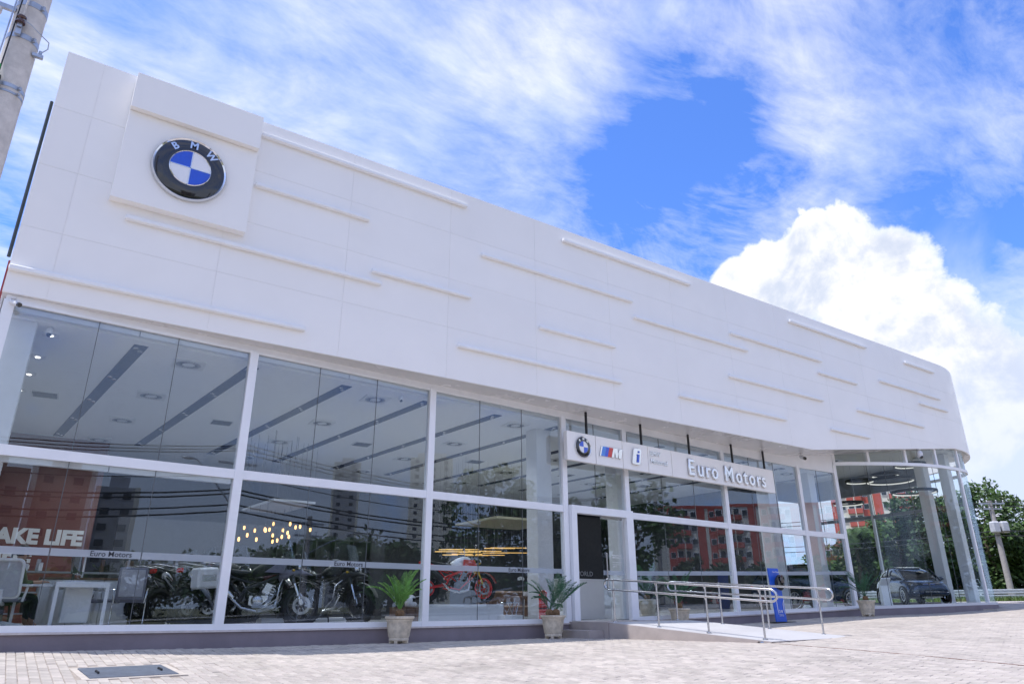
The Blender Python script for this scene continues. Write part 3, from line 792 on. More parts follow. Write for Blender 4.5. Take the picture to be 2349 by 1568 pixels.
# inner partitions
m = MB(); m.box((3.42, 10.35, 2.82), (2.7, 0.2, 4.96)); wall_r = m.build('mural_wall', M_RED, bld)
mt = Matrix(((1, 0, 0, 4.56), (0, 0, 1, 10.243), (0, 1, 0, 2.36), (0, 0, 0, 1)))
mt = Matrix(((1, 0, 0, 4.56), (0, 0, -1, 10.246), (0, 1, 0, 2.36), (0, 0, 0, 1)))
text('mural_lettering', 'MAKE LIFE', 0.53, 0.002, M_OFFWHITE, wall_r, mt, bold=0.028, align='RIGHT')
mt2 = mt.copy(); mt2[0][3] = 3.45; mt2[2][3] = 1.72
text('mural_lettering', 'A RIDE', 0.53, 0.002, M_OFFWHITE, wall_r, mt2, bold=0.028, align='RIGHT')
m = MB(); m.box((9.4, 9.6, 1.72), (8.2, 0.15, 2.8)); part_w = m.build('partition', M_WALLDK, bld)
for k in range(6):
    m = MB(); m.box((9.75 + k * 0.62, 9.35, 1.9), (0.04, 0.3, 2.2)); m.build('shelf_post', M_BLACK, part_w)
for k in range(4):
    m = MB(); m.box((11.3, 9.35, 0.95 + k * 0.6), (3.2, 0.3, 0.04)); m.build('shelf_board', M_BLACK, part_w)
m = MB(); m.box((17.0, 3.6, 2.0), (2.0, 0.16, 2.55)); bp_ = m.build('black_panel', M_BLACK, bld)
text('panel_lettering', 'THE WORLD', 0.19, 0.002, M_WALLIN, bp_, Matrix(((1, 0, 0, 16.5), (0, 0, -1, 3.515), (0, 1, 0, 1.55), (0, 0, 0, 1))))
m = MB(); m.box((27.42, 9.2, 2.9), (.12, 9.2, 4.9)); m.build('partition', M_WALLDK, bld)
# round corner room: ceiling, bulkhead, side and rear glazing
m = MB(); qs = rng(27.6, 38.2, 0.8)
cyf = lambda x: max(gy(min(x, 36.4)) + 0.2, sy(x) + 0.15)
m.loft([[(x, cyf(x), 6.92), (x, 10.0, 6.92), (x, 10.0, 7.05), (x, cyf(x), 7.05)] for x in qs]); m.build('corner_ceiling', mat('corner_ceiling_paint', (0.66, 0.64, 0.58), 0.6, var=0.03), bld)
m = MB(); m.box((27.55, 7.4, 6.1), (0.1, 12.2, 1.7)); m.build('bulkhead', M_WALLIN, bld)
def seg(name, A, B, za, zb, t, mm_):
    A = Vector(A); B = Vector(B); d = (B - A); L = d.length; a = math.atan2(d.y, d.x)
    m = MB(); m.box(((A.x + B.x) / 2, (A.y + B.y) / 2, (za + zb) / 2), (L, t, zb - za), (0, 0, a)); return m.build(name, mm_, bld)
PR = [(37.4, 2.5), (38.0, 5.8), (38.3, 9.6), (33.0, 9.9), (27.62, 10.0)]
for i, (A, B) in enumerate(zip(PR, PR[1:])):
    seg('bulkhead', A, B, 5.95, 6.95, 0.18, M_WALLIN)
    seg('plinth', A, B, 0.2, 0.85, 0.2, M_PLINTH)
    seg('glass_pane', A, B, 0.85, 5.95, 0.012, M_GLASS2)
    m = MB(); m.box((B[0], B[1], 3.4), (0.12, 0.12, 5.1)); m.build('mullion', M_FRAME, bld)
seg('transom', PR[1], PR[2], 4.75, 4.9, 0.1, M_WALLIN); seg('transom', PR[0], PR[1], 4.75, 4.9, 0.1, M_WALLIN)
for x, y in ((33.2, 4.6), (30.2, 4.4)): swirl(x, y, 6.92, 0.7)

# entrance landing, step and ramp
def ramp_left(y): return 14.42 + (-0.62 - y) * 0.163 if y < -0.62 else 14.42
land = thing('entrance_ramp', 'pale painted entrance ramp with landing sloping out from the open glass door', 'ramp')
m = MB(); m.hexa([(14.42, -.62, -.1), (17.5, -.35, -.1), (17.5, 1.1, -.1), (14.42, .95, -.1)], [(14.42, -.62, .345), (17.5, -.35, .345), (17.5, 1.1, .345), (14.42, .95, .345)]); m.build('landing', M_STEP, land)
m = MB(); m.hexa([(14.44, -.625, -.1), (17.49, -.355, -.1), (17.62, -4.6, -.1), (15.10, -4.42, -.1)], [(14.44, -.625, .335), (17.49, -.355, .345), (17.62, -4.6, .062), (15.10, -4.42, .03)]); m.build('ramp_body', M_STEP, land)
m = MB(); m.hexa([(14.47, -.60, .3375), (17.47, -.33, .3475), (17.60, -4.61, .064), (15.12, -4.43, .032)], [(14.47, -.60, .3435), (17.47, -.33, .3535), (17.60, -4.61, .070), (15.12, -4.43, .038)]); m.build('ramp_surface', M_RAMP, land)
m = MB(); m.hexa([(14.0, -.47, -.1), (14.415, -.47, -.1), (14.415, .76, -.1), (14.0, .74, -.1)], [(14.0, -.47, .17), (14.415, -.47, .17), (14.415, .76, .17), (14.0, .74, .17)]); m.build('step', M_STEP, land)
# drain pipe stub in the ramp's corner and the joint that runs on from it
m = MB(); m.tube([(15.02, -4.28, .01), (14.9, -4.30, .01)], [0.035, 0.035], 10, caps=False); m.build('drain_pipe', M_STEEL, land)
def handrail(posts, label, group):
    t = thing('handrail', label, 'handrail', group=group)
    P = [Vector(p) for p in posts]
    d = (P[-1] - P[0]); 
    A = P[0] - d.normalized() * 0.10; B = P[-1] + d.normalized() * 0.26
    def arc(c, dirv, h0, h1):
        out = []; r = (h1 - h0) / 2; mid = (h0 + h1) / 2
        for k in range(9):
            a = math.pi / 2 - math.pi * k / 8
            out.append(c + dirv * (r * math.cos(a)) + Vector((0, 0, mid + r * math.sin(a))))
        return out
    u = d.normalized()
    path = [A.lerp(B, k / 6) + Vector((0, 0, .92)) for k in range(7)] + arc(B, u, .70, .92)[1:-1] + [B.lerp(A, k / 6) + Vector((0, 0, .70)) for k in range(7)] + list(reversed(arc(A, -u, .70, .92)))[1:-1]
    m = MB(); m.tube(path, 0.023, 10, closed=True); m.build('rail_loop', M_STEEL, t, smooth=50)
    side = Vector((-u.y, u.x, 0)) * 0.055
    for p in P:
        m = MB(); m.tube([p + Vector((0, 0, -0.01)), p + Vector((0, 0, .94))] , 0.021, 10); m.lathe([(0.05, 0.0), (0.048, 0.012), (0.025, 0.02)], 14, c=p)
        m.T = Matrix.Identity(4)
        po = link('post', m.data('post', M_STEEL, 50), t, tuple(side))
        mm = MB()
        for h in (.68, .90):
            q = p + Vector((0, 0, h)); mm.tube([q + side, q + side * .5 + Vector((0, 0, -.05)), q], 0.009, 6)
        mm.build('bracket', M_STEEL, po).location = -side
    return t
handrail([(14.629, -.582, .345), (14.816, -1.777, .254), (14.97, -3.016, .164), (15.212, -4.178, .066)], 'near steel double handrail along the left edge of the ramp', 'ramp handrails')
handrail([(17.33, .026, .356), (17.25, -1.466, .275), (17.29, -2.746, .190), (17.40, -3.999, .105)], 'far steel double handrail along the right edge of the ramp beside the blue charger stand', 'ramp handrails')

# ------------------------------------------------------------------ emblems and signs
def roundel(parent, mtx, rad, d=0.05):
    def put(m, name, mm, sm=40):
        o = m.build(name, mm, parent, smooth=sm); o.matrix_local = mtx; return o
    # local: x right, z up, -y towards the viewer
    def dome(r, h): return -d - h * (1 - (r / rad) ** 2)
    m = MB(); m.lathe([(rad * 1.0, -0.0), (rad * 1.0, d * .6), (rad * .965, d * 1.25), (rad * .925, d * .9)], 56, axis='Y'); put(m, 'outer_rim', M_CHROME)
    m = MB(); m.lathe([(rad * .93, d * .9), (rad * .80, d * 1.35), (rad * .62, d * 1.55), (rad * .555, d * 1.5), (rad * .553, d * .6)], 56, axis='Y'); put(m, 'black_ring', M_GLOSSBLK)
    m = MB(); m.lathe([(rad * .565, d * 1.45), (rad * .545, d * 1.7), (rad * .525, d * 1.45), (rad * .52, d * .6)], 48, axis='Y'); put(m, 'inner_rim', M_CHROME)
    for q in range(4):
        m = MB(); n = 10; vs = [(0, -d * 1.5, 0)]
        for k in range(n + 1):
            a = math.pi / 2 * (q + k / n); vs.append((rad * .53 * math.cos(a), -d * 1.5, rad * .53 * math.sin(a)))
        vs += [(x, -d * .9, z) for x, y, z in vs]; k0 = n + 2
        m.add(vs, [tuple(range(k0)), tuple(reversed(range(k0, 2 * k0)))] + [(i, (i + 1) % k0, (i + 1) % k0 + k0, i + k0) for i in range(k0)])
        put(m, 'quarter', M_BLUE if q in (1, 3) else M_EWHITE, None)
    for a in (0, 1):
        m = MB(); m.box((0, -d * 1.52, 0), (rad * 1.06, d * .12, rad * .022) if a else (rad * .022, d * .12, rad * 1.06)); put(m, 'cross_bar', M_CHROME)
    for ch, a in (('B', 41), ('M', 0), ('W', -41)):
        mt = mtx @ Matrix.Rotation(R(-a), 4, 'Y') @ Matrix.Translation((0, -d * 1.45, rad * .645)) @ Matrix.Rotation(R(90), 4, 'X')
        text('emblem_letter', ch, rad * .30, d * .18, M_CHROME, parent, mt, bold=rad * .008, align='CENTER')

lg = thing('facade_emblem', 'large round black, blue and white roundel on a raised board high on the facade', 'emblem', (4.38, 0, 8.75))
m = MB(); m.box((0, -.1, -.035), (2.43, .196, 1.93), bev=.004); m.build('backing_board', M_PANEL, lg)
m = MB(); m.box((0.0, -.165, 1.335), (2.43, .33, .80), bev=.004); m.build('top_slab', M_PANEL, lg)
roundel(lg, Matrix.Translation((0, -.20, 0.0)), 0.69, 0.07)

SX0, SY0, SSL = 14.22, 0.395, 0.068
sa = math.atan(SSL)
sg = thing('entrance_sign', 'long white sign board hung above the entrance with metal emblems and lettering', 'sign', (SX0, SY0, 4.2), sa)
cuts = [0, 1.045, 2.08, 3.12, 4.15, 9.43]
for a, b in zip(cuts, cuts[1:]):
    m = MB(); m.box(((a + b) / 2, .06, .38), (b - a - .022, .12, .76), bev=.006); m.build('sign_panel', M_PANEL, sg)
m = MB(); m.box((4.7, .13, .38), (9.36, .03, .70)); m.build('sign_backing', M_JOINT, sg)
for x in (0.82, 2.99, 5.14, 7.32, 9.1):
    m = MB(); m.box((x, .10, 1.07), (.05, .05, .66)); m.build('hanger_rod', M_BLACK, sg)
roundel(sg, Matrix.Translation((.555, 0.0, .385)), 0.285, 0.03)
# slanted stripes and metal letter
def para(m, x0, x1, z0, z1, t, sl=.32):
    h = z1 - z0
    m.prism([(x0, z0), (x1, z0), (x1 + sl * h, z1), (x0 + sl * h, z1)], t, 'XZ', -t / 2)
for a, b, mm in ((1.20, 1.34, M_LBLUE), (1.342, 1.455, M_BLUE), (1.457, 1.60, M_SRED)):
    m = MB(); para(m, a, b, .245, .50, .03); m.build('emblem_stripe', mm, sg)
m = MB(); m.prism([(1.602, .245), (1.69, .245), (1.735, .40), (1.77, .245), (1.83, .245), (1.90, .40), (1.87, .245), (1.97, .245), (2.05, .50), (1.94, .50), (1.86, .36), (1.84, .50), (1.685, .50)], .035, 'XZ', -.0175); m.build('emblem_letter', M_CHROME, sg)
m = MB(); m.prism([(1.155, .225), (1.198, .225), (1.28, .50), (1.235, .50)], .03, 'XZ', -.015); m.build('emblem_edge', M_CHROME, sg)
m = MB(); m.prism([(2.43, .16), (2.68, .16), (2.73, .20), (2.80, .57), (2.76, .61), (2.53, .61), (2.48, .57), (2.40, .20)], .05, 'XZ', -.025); m.build('letter_plate', M_CHROME, sg)
m = MB(); m.prism([(2.575, .22), (2.655, .22), (2.70, .45), (2.60, .45), (2.60, .42), (2.61, .42)], .02, 'XZ', -.056); m.prism([(2.645, .49), (2.70, .49), (2.71, .545), (2.655, .545)], .02, 'XZ', -.056); m.build('letter_inset', M_BLUE, sg)
SM = lambda x, z: Matrix(((1, 0, 0, x), (0, 0, -1, -.012), (0, 1, 0, z), (0, 0, 0, 1)))
for s_, x, z in (('BMW', 3.20, .50), ('Motorrad', 3.20, .28)):
    text('sign_lettering', s_, .185, .012, M_CHROME, sg, SM(x, z), bold=.002)
x = 4.83
for ch, wd in zip('Euro Motors', (.44, .39, .29, .44, .22, .58, .42, .29, .42, .29, .4)):
    if ch != ' ': text('sign_letter', ch, .60, .012, M_CHROME, sg, Matrix(((1.02, 0, 0, x), (0, 0, -1, -.03), (0, 1.1, 0, .135), (0, 0, 0, 1))), bold=.004, bev=.014)
    x += wd

# ------------------------------------------------------------------ potted cycads
def frond_mesh(name, m_, L=1.0, droop=1.0, pairs=30, seed=0):
    r = random.Random(seed); m = MB(); path = []
    p = Vector((0, 0, 0)); a = R(86)
    n = 18
    for i in range(n + 1):
        path.append(p.copy()); p = p + Vector((math.cos(a), 0, math.sin(a))) * (L / n); a -= R(droop * (1.0 + 6.2 * (i / n) ** 1.5))
    m.tube(path, [0.009 * (1 - .8 * i / n) for i in range(n + 1)], 5)
    for k in range(pairs):
        t = 0.22 + 0.77 * k / pairs; f = t * n; i = min(n - 1, int(f)); q = path[i].lerp(path[i + 1], f - i); d = (path[i + 1] - path[i]).normalized()
        up = Vector((0, 1, 0)).cross(d)
        ll = L * 0.155 * (math.sin(math.pi * min(1, max(0, (t - .16) / .86)) ** .8) * .85 + .15)
        for s in (-1, 1):
            dr = (Vector((0, s, 0)) * .80 + d * .62 + up * -.14 * r.uniform(.2, 2.0)).normalized()
            e = q + dr * ll; e2 = q + dr * ll * .55 + up * -.02 * L; w = d * 0.0065 * L
            m.add([q - w * .7, q + w * .7, e2 + w, e, e2 - w], [(0, 1, 2, 3, 4)])
    return m.data(name, m_, None, fix=False)
FR = {}
def cycad(label, loc, m_, scale, n, tilt, seed, lean=(0, 0), stems=1, pot=True, rot=0.0):
    r = random.Random(seed)
    t = thing('potted_palm', label, 'potted plant', loc, rot, group='potted cycad palms by the glass front')
    m = MB()
    def flute(i, j, tt): return 1 + (0.022 if 4 <= i <= 6 and j % 3 == 0 else 0) - (0.02 if 4 <= i <= 6 and j % 3 == 1 else 0)
    m.lathe([(.10, .045), (.185, .045), (.195, .06), (.195, .085), (.188, .10), (.205, .13), (.238, .33), (.245, .385), (.255, .40), (.262, .42), (.262, .435), (.285, .45), (.292, .475), (.285, .495), (.255, .497), (.245, .46), (.05, .455)], 60, flute)
    m.build('pot', M_POT, t, smooth=35)
    for k in range(4):
        a = math.pi / 4 + k * math.pi / 2
        mm = MB(); mm.box((.145 * math.cos(a), .145 * math.sin(a), .024), (.09, .07, .048), (0, 0, a), bev=.008); mm.build('foot', M_POT, t)
    m = MB(); m.lathe([(.0, .472), (.12, .475), (.247, .463)], 20); m.build('soil', M_SOIL, t)
    key = (m_.name,)
    if key not in FR: FR[key] = [frond_mesh('frond', m_, 1, d, 30, s) for d, s in ((0.5, 1), (0.85, 2), (1.3, 3))]
    for s_ in range(stems):
        ox, oy = (0, 0) if stems == 1 else ((-.06, .05), (.07, -.03))[s_]
        m = MB(); m.lathe([(.055, .46), (.075, .49), (.082, .55), (.07, .60), (.03, .63)], 18, lambda i, j, tt: 1 + .16 * ((i + j) % 2), c=(ox, oy, 0)); m.build('stem', M_CYC, t)
        for k in range(n):
            ph = 2 * math.pi * (k / n) * 1.0 + r.uniform(-.22, .22) + s_; inner = (k * 7 % n) / n
            me = FR[key][0 if inner < .4 else (1 if inner < .75 else 2)]
            sc_ = scale * r.uniform(.82, 1.08)
            o = link('frond', me, t, (ox, oy, .60))
            ti = tilt * (0.25 + inner) + r.uniform(-.06, .06)
            o.rotation_euler = (Matrix.Rotation(lean[0], 3, 'Y') @ Matrix.Rotation(lean[1], 3, 'X') @ Matrix.Rotation(ph, 3, 'Z') @ Matrix.Rotation(ti, 3, 'Y')).to_euler()
            o.scale = (sc_, sc_, sc_)
    return t
cycad('potted palm with upright light green fronds, left of the sign, before the second bay', (9.58, .10, .012), M_FRONDL, .82, 17, .48, 1)
cycad('potted palm with dark blue-green fronds leaning right, left of the entrance step', (13.55, .28, .0), M_FRONDD, .92, 8, .75, 2, (.28, 0), 2)
cycad('potted dark palm standing behind the ramp handrails against the glass', (18.0, .52, .33 - .19), M_FRONDD, .90, 15, .75, 3)
cycad('potted palm with narrow upright dark fronds, nearest the round glass corner', (26.65, .30, .365), M_FRONDD, 1.0, 11, .60, 4, (-.12, -.1))

# ------------------------------------------------------------------ blue charging stand
tz = ground(21.9, .3)
tt_ = thing('charging_stand', 'bright blue charger display stand with black wall box and coiled cable outside the glass', 'charging stand', (21.96, .30, tz + .01), R(2))
m = MB(); m.box((0, 0, .76), (.50, .05, 1.5), (R(-3), 0, 0), bev=.008); m.build('board', M_TOTEM, tt_)
m = MB(); m.box((.02, .05, .012), (.95, .5, .02), bev=.004); m.build('foot_plate', M_PLASTIC, tt_)
m = MB(); m.box((.10, -.09, 1.12), (.25, .12, .40), bev=.05); m.lathe([(.0, 0), (.10, 0), (.11, .05), (.0, .06)], 16, c=(.08, -.15, 1.2), axis='Y'); m.build('wall_box', M_GLOSSBLK, tt_)
m = MB()
for k in range(3): m.torus((-.02 + .01 * k, -.12 - .02 * k, 1.08), .17 + .012 * k, .012, 'Y', 24, 6)
m.build('cable', M_BLACK, tt_)
m = MB(); m.tube([(-.14, -.048, .62), (-.12, -.046, .45), (-.10, -.044, .2), (-.04, -.042, .05)], .011, 6); m.tube([(.23, -.055, .62), (.17, -.05, .5), (.18, -.05, .32), (.235, -.045, .22)], .012, 6); m.build('printed_cord', M_EWHITE, tt_)
m = MB(); m.box((-.12, -.055, .70), (.13, .012, .14), bev=.004); m.box((-.15, -.055, .80), (.02, .012, .08)); m.box((-.09, -.055, .80), (.02, .012, .08)); m.build('printed_plug', M_EWHITE, tt_)
TM = lambda x, z: Matrix(((1, 0, 0, x), (0, 0, -1, -.058), (0, 1, 0, z), (0, 0, 0, 1)))
text('stand_lettering', 'Euro Motors', .066, .001, M_EWHITE, tt_, TM(-.16, 1.38))
text('stand_lettering', 'CARREGUE O\nSEU BMW AQUI', .032, .001, M_EWHITE, tt_, TM(-.08, .20))
m = MB(); m.ring((-.04, -.050, .30), .03, .042, .01, 'Y', 20); m.build('printed_badge', M_EWHITE, tt_)
m = MB(); m.box((.07, -.050, .30), (.05, .01, .07)); m.build('printed_badge', M_EWHITE, tt_)

# small stone slab at the foot of the round corner
sl = MB(); sl.box((0, 0, 0), (1.05, .5, .07), bev=.01); so = sl.build('stone_slab', M_MORTAR); so.location = (34.55, -.28, .535)
tag(so, 'small loose pale stone slab at the foot of the rounded glass corner', 'stone slab')

# ------------------------------------------------------------------ cameras on the building
def cctv(label, loc, rz, pitch=.35, s=1.0, dome=False):
    t = thing('security_camera', label, 'security camera', loc, rz, group='white security cameras'); t.scale = (s, s, s)
    m = MB(); m.lathe([(.05, 0), (.05, .02), (.02, .03)], 12, c=(0, 0, .08)); m.tube([(0, 0, .1), (0, 0, .03), (0, -.03, 0)], .018, 8); m.build('bracket', M_OFFWHITE, t)
    if dome:
        m = MB(); m.lathe([(.0, -.16), (.06, -.14), (.085, -.08), (.085, 0), (.05, .05)], 16); m.build('body', M_OFFWHITE, t, smooth=40)
        m = MB(); m.ball((0, -.03, -.13), .055); m.build('lens', M_GLOSSBLK, t, smooth=60)
    else:
        m = MB(); m.tube([(0, .05, .03), (0, -.16, -.06)], .048, 12); m.build('body', M_OFFWHITE, t, smooth=40)
        m = MB(); m.tube([(0, -.161, -.0605), (0, -.20, -.077)], .046, 12); m.build('lens', M_GLOSSBLK, t, smooth=40)
    return t
cctv('bullet security camera at the far left end under the white band', (2.16, .02, 5.43), R(40), s=.85)
cctv('bullet security camera under the soffit right of the sign board', (24.9, .72, 5.5), R(-30), s=1.2)
cctv('white dome camera with black eye under the band over the round corner', (31.9, .34 - .25, 6.36), 0, s=1.35, dome=True)
cctv('white dome camera inside the glass, top left of the first bay', (2.75, .55, 5.25), 0, s=.75, dome=True)
cctv('white dome camera inside the glass, top right of the second bay', (9.75, .95, 5.25), 0, s=.65, dome=True)

# ------------------------------------------------------------------ utility pole in the left foreground
pz = ground(1.77, -4.05)
up = thing('utility_pole', 'tall concrete utility pole with metal bands and insulators, left foreground', 'utility pole', (1.77, -4.05, pz))
m = MB(); m.tube([(0, 0, -.3), (0, 0, 4), (0, 0, 8), (0, 0, 12)], [.205, .188, .172, .156], 40); m.build('shaft', M_CONC, up, smooth=40)
def band(z, w=.07, r=.182): 
    m = MB(); m.lathe([(r, z - w / 2), (r + .007, z - w / 2), (r + .007, z + w / 2), (r, z + w / 2)], 32); 
    m.box((r * .66, -r * .66 - .03, z), (.03, .07, w * .7), (0, 0, R(45)))
    return m.build('band', M_GALV, up, smooth=40)
for z, w in ((8.68, .075), (8.15, .085), (7.62, .075), (6.85, .055), (6.76, .03), (9.3, .08)): band(z, w, .186 - (z - 4) * .004)
def spool(x, y, z):
    m = MB(); m.lathe([(.02, -.055), (.055, -.05), (.055, -.03), (.03, -.012), (.03, .012), (.055, .03), (.055, .05), (.02, .055)], 16, c=(x, y, z)); return m.build('insulator', M_PORC, up, smooth=40)
spool(-.05, -.255, 7.78)
m = MB(); m.box((-.05, -.215, 7.66), (.06, .05, .16)); m.box((-.05, -.255, 7.70), (.05, .02, .05)); m.build('insulator_bracket', M_GALV, up)
m = MB(); m.box((.20, -.11, 7.44), (.12, .05, .045)); m.lathe([(.02, 0), (.02, .05), (.0, .06)], 8, c=(.22, -.12, 7.465)); m.build('earth_clamp', M_GALV, up)
m = MB(); m.tube([(-.05, -.27, 7.80), (.06, -.26, 7.76), (.17, -.22, 7.70), (.28, -.16, 7.66), (.285, -.13, 7.58), (.23, -.12, 7.50)], .008, 6); m.build('earth_wire', M_GALV, up)
for x0, x1, zt_, mm in ((-.10, -.10, 11.5, M_BLACK), (-.15, -.155, 11.5, M_GALV)):
    m = MB(); m.tube([(x0, -.24, zt_), (x0 + .012, -.245, 9), (x1, -.25, 7.8), (x1 - .01, -.22, 7.0), (x1 - .02, -.21, 6.85), (x1 - .1, -.25, 6.4), (x1 - .25, -.28, 6.15)], .0085, 6); m.build('cable', mm, up)
m = MB(); m.tube([(-.02, -.20, 9.6), (-.03, -.21, 8.4), (-.05, -.25, 7.84)], .011, 6); m.build('rope', M_CONC, up)
m = MB()
for k in range(3): m.tube([(-.17 + k * .025, -.22, 6.78 + k * .03), (-.16 + k * .02, -.235, 6.96 + k * .05)], .014, 6)
m.build('cable_clip', M_GREENP, up)
m = MB(); m.box((-.10, -.22, 6.84), (.05, .06, .12)); m.build('junction_box', M_BLACK, up)
for z in (8.02, 8.28, 8.85):
    m = MB(); m.box((-.30, -.08, z), (.30, .05, .05)); m.box((-.30, -.08, z + .04), (.30, .012, .03)); m.build('bracket_arm', M_GALV, up)
m = MB(); m.lathe([(.06, 0), (.09, .03), (.09, .45), (.06, .5)], 18, c=(-.48, -.1, 8.5)); m.build('arrester', M_OFFWHITE, up, smooth=40)
m = MB(); m.lathe([(.03, 0), (.055, .03), (.055, .10), (.0, .12)], 12, c=(-.33, -.12, 7.85)); m.build('insulator', M_OFFWHITE, up, smooth=40)

# ------------------------------------------------------------------ trees
def leafclump(m, c, rad, n, size, r):
    for _ in range(n):
        d = Vector((r.gauss(0, 1), r.gauss(0, 1), r.gauss(0, .8)))
        d = d.normalized() * rad * (r.random() ** .45)
        p = c + d; a = Vector((r.gauss(0, 1), r.gauss(0, 1), r.gauss(0, .7))).normalized(); b = a.orthogonal().normalized(); s = size * r.uniform(.6, 1.4)
        b = (b + a.cross(b) * r.uniform(-1, 1)).normalized()
        m.add([p, p + a * s * .5 + b * s * .28, p + a * s, p + a * s * .5 - b * s * .28], [(0, 1, 2, 3)])
def tree(name, label, cat, x, y, h, cr, m_, seed, z0=None, n=1600, size=.34, base=.28, group=None, clumps=38, trunk=.16):
    r = random.Random(seed); z0 = ground(x, y) if z0 is None else z0
    t = thing(name, label, cat, (x, y, z0 - .05), 0, group)
    m = MB(); pts = [Vector((0, 0, 0))]
    for k in range(1, 6): pts.append(Vector((r.gauss(0, .12) * k * .5, r.gauss(0, .12) * k * .5, h * .72 * k / 5)))
    m.tube(pts, [trunk * 1.35, trunk * 1.05, trunk * .9, trunk * .7, trunk * .45, trunk * .15], 9)
    tips = []
    for k in range(11):
        f = r.uniform(base + .05, .70); q = pts[0].lerp(pts[-1], 0); i = min(4, int(f / .72 * 5)); q = pts[i].lerp(pts[i + 1], f / .72 * 5 - i)
        a = r.uniform(0, 6.28); L = cr * r.uniform(.5, .9); e = q + Vector((math.cos(a) * L, math.sin(a) * L, L * r.uniform(.25, .8)))
        mid = q.lerp(e, .5) + Vector((0, 0, -.08 * L)); m.tube([q, mid, e], [trunk * .4, trunk * .25, trunk * .07], 6); tips.append(e)
    m.build('trunk', M_BARK, t, smooth=50)
    m = MB(); per = n // clumps
    for k in range(clumps):
        a = r.uniform(0, 6.28); zf = r.uniform(base, 1.0); prof = math.sin(math.pi * min(1, max(0.03, (1 - zf) / (1 - base))) ** .62) * .95 + .12
        rr = cr * prof * r.uniform(.35, 1.0)
        c = Vector((math.cos(a) * rr, math.sin(a) * rr, h * zf)) if k > len(tips) else (tips[k - 1] if k else Vector((0, 0, h * .9)))
        leafclump(m, c, cr * r.uniform(.20, .36), per, size, r)
    m.build('crown', m_, t, fix=False)
    return t
def palm(label, x, y, h, seed, group=None, L=2.4):
    r = random.Random(seed); t = thing('palm_tree', label, 'palm tree', (x, y, ground(x, y)), 0, group)
    m = MB(); m.tube([(0, 0, -.1), (.1, 0, h * .5), (.15, .05, h)], [.22, .16, .13], 10); m.build('trunk', M_BARK, t)
    m = MB()
    for k in range(24):
        ph = 2 * math.pi * k / 24 + r.uniform(-.1, .1); a = R(r.uniform(15, 80)); p = Vector((.15, .05, h)); n = 10
        for i in range(n):
            d = Vector((math.cos(a) * math.cos(ph), math.cos(a) * math.sin(ph), math.sin(a))); q = p + d * L / n; sd = Vector((-math.sin(ph), math.cos(ph), 0))
            for s in (-1, 1):
                for j in range(2):
                    b0 = p.lerp(q, j * .5); m.add([b0, b0 + d * .08, b0 + d * .25 + sd * s * .5 + Vector((0, 0, -.22))], [(0, 1, 2)])
            p = q; a -= R(15)
    m.build('crown', M_LEAF, t, fix=False)
    return t
# wood beyond the guardrail on the right, seen past and through the glass corner
TR = [(63.6, 11.4, 8.3, 2.9, M_LEAF, 'tall dense bright green tree directly behind the pole with white boxes', 11, .36),
      (66.0, 7.0, 4.8, 2.6, M_LEAF2, 'low olive bushy tree at the right edge behind the guardrail', 12, .30),
      (65.4, 9.3, 5.2, 2.2, M_LEAF, 'mid green tree between the pole and the olive bush', 13, .30),
      (62.4, 14.9, 8.2, 2.8, M_LEAF3, 'tall dark tree seen through the last glass of the round corner', 14, .38),
      (61.2, 17.2, 6.2, 2.6, M_LEAF, 'broad green tree seen through the round corner above the car bonnet', 15, .36),
      (60.4, 19.6, 5.0, 2.4, M_LEAF2, 'rounded olive tree seen through the round corner above the dark car roof', 16, .34),
      (59.6, 21.8, 4.0, 2.2, M_LEAF, 'smaller green tree in front of the red block, through the corner glass', 17, .34),
      (70.5, 8.4, 5.4, 2.8, M_LEAF3, 'dark tree filling the gap behind the olive bush at the right edge', 18, .34),
      (69.0, 12.6, 6.2, 3.0, M_LEAF3, 'shaded tree behind the mid green tree by the pole', 19, .36),
      (67.0, 15.4, 6.8, 3.0, M_LEAF3, 'shaded tree standing behind the tall dark tree', 20, .38)]
for x, y, h, cr, mm, lb, sd, sz in TR:
    tree('roadside_tree', lb, 'tree', x, y, h, cr, mm, sd, n=7000 if sd < 18 else 4000, size=sz, base=.10, group='trees beyond the guardrail', clumps=60, trunk=.2)
palm('feathery palm seen through the corner glass below the red block balconies', 58.6, 19.0, 5.0, 5, L=1.7)
# undergrowth and verge
def tuft(name, pts, hgt, m_, seed, n):
    r = random.Random(seed); m = MB()
    for _ in range(n):
        a, b = pts; f = r.random(); x = a[0] + (b[0] - a[0]) * f + r.gauss(0, a[2]); y = a[1] + (b[1] - a[1]) * f + r.gauss(0, a[2]); z = ground(x, y) - .03
        t = r.uniform(0, 6.28); w = .03; h = hgt * r.uniform(.5, 1.3); lx, ly = r.gauss(0, .1), r.gauss(0, .1)
        m.add([(x - w * math.cos(t), y - w * math.sin(t), z), (x + w * math.cos(t), y + w * math.sin(t), z), (x + lx, y + ly, z + h)], [(0, 1, 2)])
    o = m.build(name, m_, fix=False); o['kind'] = 'stuff'; return o
vg = [(51.5, 4.0, .8), (42.0, 20.0, .8)]
tuft('verge_grass', [(53.5, 2.5, 0.7), (43.5, 19.5, 0.7)], .26, M_GRASS, 3, 9000)
rb = random.Random(9); mbu = MB()
for k in range(120):
    f = rb.random(); leafclump(mbu, Vector((70.5 - 14 * f + rb.gauss(0, .5), 6 + 22 * f, 1.1 + rb.random() * 1.7)), .8, 40, .30, rb)
o = mbu.build('undergrowth', M_LEAF3, fix=False); o['kind'] = 'stuff'

